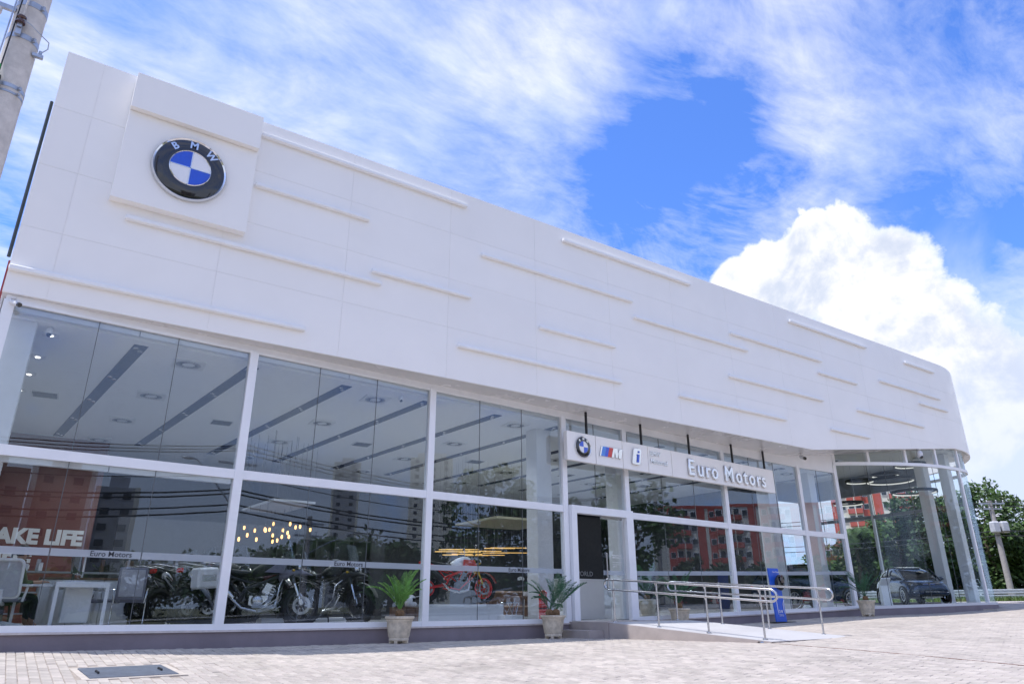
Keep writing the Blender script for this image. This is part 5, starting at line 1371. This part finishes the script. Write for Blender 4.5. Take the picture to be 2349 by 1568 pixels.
cb = thing('storage_cabinet', 'low white cabinet with brown wooden top behind the desk', 'cabinet', (4.30, 3.0, fz(4.3)))
for k in range(3):
    m = MB(); m.box((-.52 + k * .52, 0, .43), (.512, .45, .84), bev=.004); m.build('cabinet_door', M_OFFWHITE, cb)
m = MB(); m.box((0, 0, .87), (1.6, .5, .04)); m.build('cabinet_top', M_WOOD, cb)
rk = thing('display_shelf', 'dark shelf unit with small goods below the red wall', 'shelf', (4.3, 4.6, fz(4.3)))
for z in (.25, .65, 1.05, 1.4):
    m = MB(); m.box((0, 0, z), (2.6, .35, .03)); m.build('shelf_board', M_WALLIN, rk)
for x in (-1.3, 0, 1.3):
    m = MB(); m.box((x, .02, .72), (.035, .30, 1.44)); m.build('upright', M_EWHITE if x == 0 else M_BLACK, rk)
rs = random.Random(5)
for k in range(26):
    z = (.265, .665, 1.065)[k % 3]; h = rs.uniform(.12, .28); m = MB(); m.box((rs.uniform(-1.2, 1.2), rs.uniform(-.08, .08), z + h / 2), (rs.uniform(.06, .16), .1, h), bev=.01)
    o = m.build('goods_box', (M_BLACK, M_FABRIC, M_WOOD, M_JEANS, M_WALLIN, M_EWHITE)[k % 6], rk)

# seated person behind the white office chair, facing right, one hand on the desk return
def skin(name, verts, edges, radii, mm, parent=None, root=0, lv=2):
    me = bpy.data.meshes.new(name); me.from_pydata(verts, edges, []); me.materials.append(mm)
    o = link(name, me, parent)
    md = o.modifiers.new('skin', 'SKIN'); md.use_smooth_shade = True
    for i, v in enumerate(me.skin_vertices[0].data):
        r_ = radii[i]; v.radius = r_ if isinstance(r_, tuple) else (r_, r_); v.use_root = i == root
    s = o.modifiers.new('sub', 'SUBSURF'); s.levels = lv; s.render_levels = lv
    return o
ps = thing('person', 'seated person with dark cap and olive clothes behind the white mesh chair, hand on desk', 'person', (3.02, 1.75, dz), R(-68))
# local frame: facing +y
V = [(0, 0, .52), (0, .02, .66), (0, .04, .82), (0, .06, .96), (0, .08, 1.05), (0, .10, 1.12), (0, .13, 1.20), (0, .14, 1.27),
     (.09, .05, .50), (.11, .42, .52), (.11, .44, .10), (.11, .54, .06), (-.09, .05, .50), (-.11, .42, .52), (-.11, .44, .10), (-.11, .54, .06),
     (.17, .07, .98), (.23, .16, .74), (.20, .40, .76), (.19, .47, .77), (-.17, .07, .98), (-.23, .16, .74), (-.20, .40, .76), (-.19, .47, .77)]
Ed = [(0, 1), (1, 2), (2, 3), (3, 4), (4, 5), (5, 6), (6, 7), (0, 8), (8, 9), (9, 10), (10, 11), (0, 12), (12, 13), (13, 14), (14, 15), (3, 16), (16, 17), (17, 18), (18, 19), (3, 20), (20, 21), (21, 22), (22, 23)]
Rd = [(.15, .11), (.14, .10), (.15, .10), (.13, .085), .055, .05, .085, .07, .08, .06, .042, .03, .08, .06, .042, .03, .055, .042, .03, .032, .055, .042, .03, .032]
for s, wrist in ((1, 19), (-1, 23)):
    wx, wy, wz = V[wrist]
    for k in range(5):
        a = (-.035 + .0175 * k) if k < 4 else -.045 * s
        L = (.068, .078, .072, .058, .045)[k]
        i0 = len(V); V += [(wx + a, wy + .035, wz), (wx + a * 1.1, wy + .035 + L * .5, wz + .006), (wx + a * 1.1, wy + .035 + L, wz - .012)]; Rd += [.010, .009, .007]
        Ed += [(wrist, i0), (i0, i0 + 1), (i0 + 1, i0 + 2)]
skin('body', V, Ed, Rd, M_SKIN, ps)
skin('shirt', [(0, 0, .54), (0, .02, .68), (0, .04, .84), (0, .06, .98), (.18, .07, .985), (.235, .16, .74), (.215, .30, .75), (-.18, .07, .985), (-.235, .16, .74), (-.215, .30, .75)], [(0, 1), (1, 2), (2, 3), (3, 4), (4, 5), (5, 6), (3, 7), (7, 8), (8, 9)], [(.17, .13), (.16, .12), (.17, .12), (.145, .10), .07, .055, .044, .07, .055, .044], M_OLIVE, ps)
skin('trousers', [(0, .0, .52), (.09, .06, .50), (.11, .42, .52), (.11, .45, .14), (-.09, .06, .50), (-.11, .42, .52), (-.11, .45, .14)], [(0, 1), (1, 2), (2, 3), (0, 4), (4, 5), (5, 6)], [(.16, .12), .095, .072, .055, .095, .072, .055], M_JEANS, ps)
m = MB(); m.ball((0, .125, 1.262), (.098, .112, .105), 16, 10); hr = m.build('hair', M_HAIR, ps, smooth=60)
m = MB(); m.lathe([(.112, 0), (.115, .02), (.10, .07), (.05, .105), (0, .11)], 20, c=(0, .125, 1.27)); m.prism([(-.07, .20), (.07, .20), (.05, .31), (-.05, .31)], .012, 'XY', 1.275); m.build('cap', M_HAIR, ps, smooth=50)
m = MB(); m.ball((0, .222, 1.20), (.016, .022, .024), 8, 6); m.build('nose', M_SKIN, ps, smooth=60)
for s in (-1, 1):
    m = MB(); m.ball((s * .034, .208, 1.232), .011, 8, 6); m.build('eye', M_EWHITE, ps, smooth=60)
    m = MB(); m.ball((s * .10, .13, 1.215), (.014, .026, .034), 8, 6); m.build('ear', M_SKIN, ps, smooth=60)
m = MB(); m.box((0, .213, 1.165), (.05, .012, .012), bev=.004); m.build('mouth', M_MAROON, ps)
st = thing('stool', 'dark stool under the seated person', 'stool', (3.02, 1.75, dz))
m = MB(); m.lathe([(.0, .40), (.20, .40), (.21, .43), (.19, .455), (0, .46)], 20); m.build('seat', M_BLACK, st)
for k in range(4):
    a = math.pi / 4 + k * math.pi / 2; m = MB(); m.tube([(.13 * math.cos(a), .13 * math.sin(a), .40), (.2 * math.cos(a), .2 * math.sin(a), 0)], .014, 6); m.build('leg', M_BLACK, st)

# lamps hung from the ceiling
BL = [(7.36, 2.48), (7.61, 2.43), (7.84, 2.47), (7.86, 2.45), (7.95, 2.47), (8.03, 2.61), (8.27, 2.47), (8.43, 2.63), (8.57, 2.56), (8.68, 2.58), (8.94, 2.52), (7.27, 2.22), (7.45, 2.32), (7.67, 2.23), (8.04, 2.34), (8.05, 2.2), (8.16, 2.23), (8.26, 2.32), (8.43, 2.33), (8.39, 2.42)]
rl = random.Random(2)
bm1 = MB(); bm1.lathe([(.0, -.11), (.022, -.10), (.032, -.06), (.027, -.02), (.02, 0)], 12); bulb_me = bm1.data('bulb', M_WARM, 50)
bm2 = MB(); bm2.lathe([(.02, 0), (.024, .01), (.024, .07), (.01, .085)], 10); sock_me = bm2.data('socket', M_BLACK, 40)
for X, Z in BL:
    Y = rl.uniform(5.7, 7.9); x, z = back(X, Z, 4, Y)
    t = thing('pendant_bulb', 'small glowing filament bulb hanging on a thin cord in the second bay cluster', 'pendant lamp', (x, Y, z), 0, 'glowing pendant bulbs in the second bay')
    link('bulb', bulb_me, t); link('socket', sock_me, t)
    m = MB(); m.tube([(0, 0, .08), (0, 0, 5.28 - z)], .005, 4); m.build('cord', M_BLACK, t)
m = MB(); m.box((0, 0, 0), (1.15, 2.6, .06)); o = m.build('ceiling_panel', M_WALLIN); o.location = (8.9, 6.8, 3.35); o.rotation_euler = (0, 0, R(3)); tag(o, 'grey square panel hung above the glowing bulbs', 'hanging panel')
m = MB(); m.box((0, 0, 0), (2.6, 2.6, .07)); o = m.build('ceiling_panel', M_BEIGE); o.location = (16.7, 6.75, 3.35); tag(o, 'pale yellow square panel hung above the gold line lamps', 'hanging panel')
GL = [(14.5, 2.30, 1.0), (15.1, 2.29, .5), (15.0, 2.42, 1.0), (15.3, 2.33, .7), (15.7, 2.50, 1.1), (15.6, 2.32, 1.0), (16.0, 2.40, 1.1), (16.3, 2.47, 1.0), (16.1, 2.31, .8), (16.6, 2.38, .9), (16.8, 2.52, 1.2), (16.9, 2.36, .8), (17.2, 2.42, 1.1), (17.5, 2.40, .7)]
for i, (x, z, L) in enumerate(GL):
    t = thing('linear_lamp', 'thin glowing gold line lamp hanging in the bay left of the entrance', 'pendant lamp', (x - .3, 6.2 + (i * 5 % 7) * .22, z), R(-28), 'glowing gold line lamps left of the entrance')
    m = MB(); m.box((0, 0, 0), (L, .022, .026)); m.build('light_bar', M_GOLD, t)
    for s in (-1, 1):
        m = MB(); m.tube([(s * L * .4, 0, .02), (s * L * .4, 0, 5.28 - z)], .003, 4); m.build('cord', M_STEEL, t)
RG = [((34.33, 4.09, 6.02), .62, 'left-hand of the three clustered'), ((34.9, 3.0, 5.95), 1.0, 'widest, lowest of the three clustered'), ((34.85, 3.15, 6.22), .60, 'upper of the three clustered'), ((35.3, 2.25, 5.38), .92, 'right-hand low'), ((33.95, 4.6, 5.05), .66, 'lowest left'), ((35.3, 2.2, 6.56), .66, 'highest right')]
for i, (p, r_, lb) in enumerate(RG):
    t = thing('ring_lamp', lb + ' black ring lamp with lit inner edge, round corner', 'ring lamp', p, 0, 'black ring lamps in the round corner')
    m = MB(); m.ring((0, 0, 0), r_ - .05, r_, .12, 'Z', 44); m.build('ring', M_BLACK, t)
    m = MB(); m.ring((0, 0, -.03), r_ - .075, r_ - .051, .05, 'Z', 44); m.build('light_strip', M_LIT if i == 9 else mat('ring_light_%d' % i, (.9, .9, .9), .4, emit=(1, .98, .9), estr=0.22), t)
    for k in range(3):
        a = 2 * math.pi * k / 3; m = MB(); m.tube([((r_ - .03) * math.cos(a), (r_ - .03) * math.sin(a), .05), ((r_ - .03) * math.cos(a), (r_ - .03) * math.sin(a), 6.9 - p[2])], .004, 4); m.build('cord', M_STEEL, t)

# cars
def car(label, loc, h, paint, sc_=1.0, name='parked_car'):
    t = thing(name, label, 'car', loc, h); t.scale = (sc_, sc_, sc_)
    # stations along x (front +): x, half width low, half width belt, z bottom, z sill line, z belt
    ST = [(-1.98, .66, .62, .42, .60, .86), (-1.86, .80, .76, .26, .58, .98), (-1.3, .87, .85, .22, .60, 1.04), (-.6, .88, .86, .20, .60, 1.02), (.2, .88, .86, .20, .60, .99), (.9, .88, .85, .20, .60, .96), (1.35, .87, .82, .22, .60, .92), (1.70, .84, .74, .24, .58, .84), (1.92, .76, .60, .28, .54, .72), (2.0, .62, .48, .36, .52, .64)]
    rings = []
    for x, wl, wb, z0, z1, z2 in ST:
        rings.append([(x, -wl * .9, z0), (x, -wl, z0 + .12), (x, -wl * 1.01, z1), (x, -wb, z2), (x, -wb * .72, z2 + .035), (x, wb * .72, z2 + .035), (x, wb, z2), (x, wl * 1.01, z1), (x, wl, z0 + .12), (x, wl * .9, z0)])
    subsurf(MB().loft(rings).build('body', paint, t), 2)
    G = [(-1.80, .62, .60, 1.02, 1.06), (-1.55, .78, .64, .99, 1.38), (-.9, .81, .66, .98, 1.52), (-.1, .82, .67, .97, 1.55), (.5, .81, .66, .95, 1.46), (1.0, .78, .70, .93, 1.16), (1.32, .74, .72, .90, .95)]
    cab = [[(x, -wb, zb), (x, -wt * .97, zb + (zt_ - zb) * .75), (x, -wt * .85, zt_), (x, wt * .85, zt_), (x, wt * .97, zb + (zt_ - zb) * .75), (x, wb, zb)] for x, wb, wt, zb, zt_ in G]
    subsurf(MB().loft(cab).build('cabin_glass', M_DARKGLASS if False else M_GLOSSBLK, t), 2)
    rf = [[(x, -wt * .86, zt_ - .03), (x, -wt * .80, zt_ + .012), (x, 0, zt_ + .03), (x, wt * .80, zt_ + .012), (x, wt * .86, zt_ - .03)] for x, wb, wt, zb, zt_ in G[1:5]]
    subsurf(MB().loft(rf).build('roof', paint, t), 2)
    for s in (-1, 1):
        m = MB()
        for A, B in (((.52, .66, 1.44), (1.30, .74, .94)), ((-.3, .68, 1.50), (-.35, .84, .98)), ((-1.2, .66, 1.46), (-1.62, .80, 1.0))): m.tube([(A[0], s * A[1], A[2]), (B[0], s * B[1], B[2])], .035, 6)
        m.build('pillar', paint, t)
        m = MB(); m.box((1.70, s * .60, .73), (.26, .26, .13), (0, .35, s * -.5), bev=.05); m.build('headlight', M_CHROME, t)
        m = MB(); m.box((1.88, s * .60, .44), (.12, .22, .025), (0, 0, s * -.4)); m.build('daytime_light', M_EWHITE, t)
        m = MB(); m.ball((.82, s * .98, 1.02), (.07, .12, .075), 10, 6); m.tube([(.85, s * .84, 1.0), (.82, s * .95, 1.0)], .02, 6); m.build('door_mirror', paint, t, smooth=50)
        m = MB(); m.box((-1.92, s * .55, .78), (.08, .22, .10), bev=.03); m.build('tail_lamp', M_TAIL, t)
        m = MB(); m.tube([(1.93, s * .03, .64), (1.90, s * .04, .77), (1.86, s * .24, .77), (1.87, s * .27, .72), (1.90, s * .24, .64)], .014, 6, closed=True); m.build('grille_surround', M_CHROME, t)
        m = MB(); m.prism([(.05, .65), (.05, .76), (.23, .76), (.25, .72), (.23, .65)] if s > 0 else [(-.05, .65), (-.05, .76), (-.23, .76), (-.25, .72), (-.23, .65)], .03, 'YZ', 1.89); m.build('grille', M_BLUE if paint is M_CARBLU else M_BLACK, t)
        for wx in (-1.28, 1.28):
            m = MB(); m.torus((0, 0, 0), .25, .075, 'Y', 30, 8, 1.1); wl = link('wheel', m.data('tyre', M_RUBBER, 40), t, (wx, s * .80, .325))
            m = MB()
            for k in range(8):
                a = 2 * math.pi * k / 8; m.tube([(0, s * .05, 0), (.21 * math.cos(a), s * .06, .21 * math.sin(a))], [.03, .016], 5)
            m.ring((0, s * .05, 0), .195, .225, .06, 'Y', 30); m.build('rim', M_STEEL, wl)
            m = MB(); m.ring((wx, s * .862, .325), .34, .40, .05, 'Y', 30); m.build('wheel_arch', M_BLACK, t)
    m = MB(); m.box((1.99, 0, .46), (.03, .52, .115), (0, .1, 0), bev=.006); pl_ = m.build('number_plate', M_BLACK, t)
    text('plate_lettering', 'BMW EURO MOTORS', .058, .001, M_EWHITE, pl_, Matrix(((0, 0, 1, 2.012), (1, 0, 0, -.24), (0, 1, 0, .44), (0, 0, 0, 1))))
    m = MB(); m.box((1.97, 0, .33), (.05, 1.1, .09), bev=.03); m.build('bumper_intake', M_BLACK, t)
    m = MB(); m.box((1.96, 0, .26), (.05, .8, .02)); m.build('bumper_trim', M_STEEL, t)
    return t
car('dark blue compact electric car with twin grille, inside the round glass corner', (34.4, 2.75, fz(34.4) + .01), R(-131), M_CARBLU, .95)
car('dark blue car partly hidden behind the last mullion before the round corner', (27.9, 3.35, fz(27.9)), R(-14), M_CARBLU)
sd = thing('info_stand', 'white slanted information stand beside the dark blue car in the round corner', 'information stand', (31.7, 2.35, fz(31.7)), R(-35))
m = MB(); m.prism([(-.05, 0), (.22, 0), (.16, .78), (-.16, 1.02), (-.20, .98), (.02, .74)], .34, 'YZ'); m.build('column', M_EWHITE, sd)
m = MB(); m.box((0, .02, .905), (.26, .24, .012), (R(-37), 0, 0)); m.build('screen', M_BLACK, sd)

# reception, tables and small things near the entrance
rc = thing('reception_counter', 'white reception counter below the black wall panel inside the open door', 'counter', (17.0, 3.2, fz(17)))
m = MB(); m.box((0, 0, .53), (2.0, .5, 1.06), bev=.006); m.build('front', M_OFFWHITE, rc)
m = MB(); m.box((0, 0, 1.075), (2.06, .56, .03)); m.build('top', M_EWHITE, rc)
rc2 = thing('fire_cylinder', 'tall red cylinder standing by the column left of the entrance', 'red cylinder', (14.13, 1.42, fz(14)))
m = MB(); m.lathe([(.105, 0), (.11, .02), (.11, .66), (.10, .70), (.05, .74)], 20); m.build('cylinder', M_SRED, rc2, smooth=40)
m = MB(); m.lathe([(.112, .30), (.114, .32), (.112, .34)], 20); m.build('band', M_MAROON, rc2)
def wirechair(label, loc, rz):
    t = thing('wire_chair', label, 'wire chair', loc, rz)
    m = MB()
    for k in range(8):
        a, b = 2 * math.pi * k / 8, 2 * math.pi * (k + 1.5) / 8
        m.tube([(.20 * math.cos(a), .20 * math.sin(a), 0), (.24 * math.cos(b), .24 * math.sin(b), .45)], .007, 5); m.tube([(.20 * math.cos(b), .20 * math.sin(b), 0), (.24 * math.cos(a), .24 * math.sin(a), .45)], .007, 5)
    m.torus((0, 0, .45), .24, .008, 'Z', 24, 6); m.torus((0, 0, .01), .20, .008, 'Z', 24, 6); m.build('wire_frame', M_CHROME, t)
    m = MB(); m.lathe([(0, .455), (.23, .455), (.23, .475), (0, .48)], 20); m.build('seat', M_WALLDK, t); return t
wirechair('round chrome wire stool left of the red cylinder', (13.72, 2.3, fz(13.7)), 0)
tb = thing('cafe_table', 'small dark table with splayed chrome legs left of the red cylinder', 'table', (14.6, 2.8, fz(14.6)))
m = MB(); m.box((0, 0, .60), (.7, .7, .03), bev=.005); m.build('table_top', M_WOOD, tb)
for a in range(4):
    c_, s_ = math.cos(math.pi / 4 + a * math.pi / 2), math.sin(math.pi / 4 + a * math.pi / 2); m = MB(); m.tube([(c_ * .3, s_ * .3, .6), (c_ * .42, s_ * .42, 0)], .012, 6); m.build('leg', M_CHROME, tb)
oc = thing('orchid', 'white orchid in a pot on the small dark table', 'orchid', (14.55, 2.75, fz(14.6) + .615))
m = MB(); m.lathe([(.05, 0), (.07, .02), (.08, .12), (.07, .12), (.06, .10), (0, .10)], 16); m.build('pot', M_EWHITE, oc)
for s in (-1, 1):
    m = MB(); P = [(0, 0, .1), (s * .03, 0, .3), (s * .10, 0, .45), (s * .22, -.02, .46)]; m.tube(P, .005, 5); m.build('stem', M_LEAF, oc)
    for k in range(4):
        c = Vector((s * (.09 + .045 * k), -.01, .44 + .02 * math.sin(k))); m = MB()
        for j in range(5):
            a = 2 * math.pi * j / 5; m.ball((c.x + .025 * math.cos(a), c.y, c.z + .025 * math.sin(a)), (.022, .006, .022), 8, 4)
        m.build('flower', M_PETAL, oc)
for s in range(5):
    a = 1.25 * s; m = MB(); m.add([(0, 0, .1), (.06 * math.cos(a + .4), .06 * math.sin(a + .4), .16), (.2 * math.cos(a), .2 * math.sin(a), .12), (.06 * math.cos(a - .4), .06 * math.sin(a - .4), .16)], [(0, 1, 2, 3)]); m.build('leaf', M_LEAF3, oc)
sf = thing('sofa', 'low brown sofa behind the wire stool in the third bay', 'sofa', (15.2, 4.4, fz(15)), R(-8))
m = MB(); m.box((0, 0, .25), (1.8, .8, .3), bev=.05); m.build('seat', M_WOOD, sf)
m = MB(); m.box((0, .36, .55), (1.8, .16, .5), bev=.05); m.build('backrest', M_WOOD, sf)
for s in (-1, 1):
    m = MB(); m.box((s * .86, 0, .42), (.14, .8, .3), bev=.04); m.build('armrest', M_WOOD, sf)
cycad('potted palm inside the glass behind the ramp handrails', (18.6, 2.3, fz(18.6)), M_FRONDD, .95, 14, .8, 8)
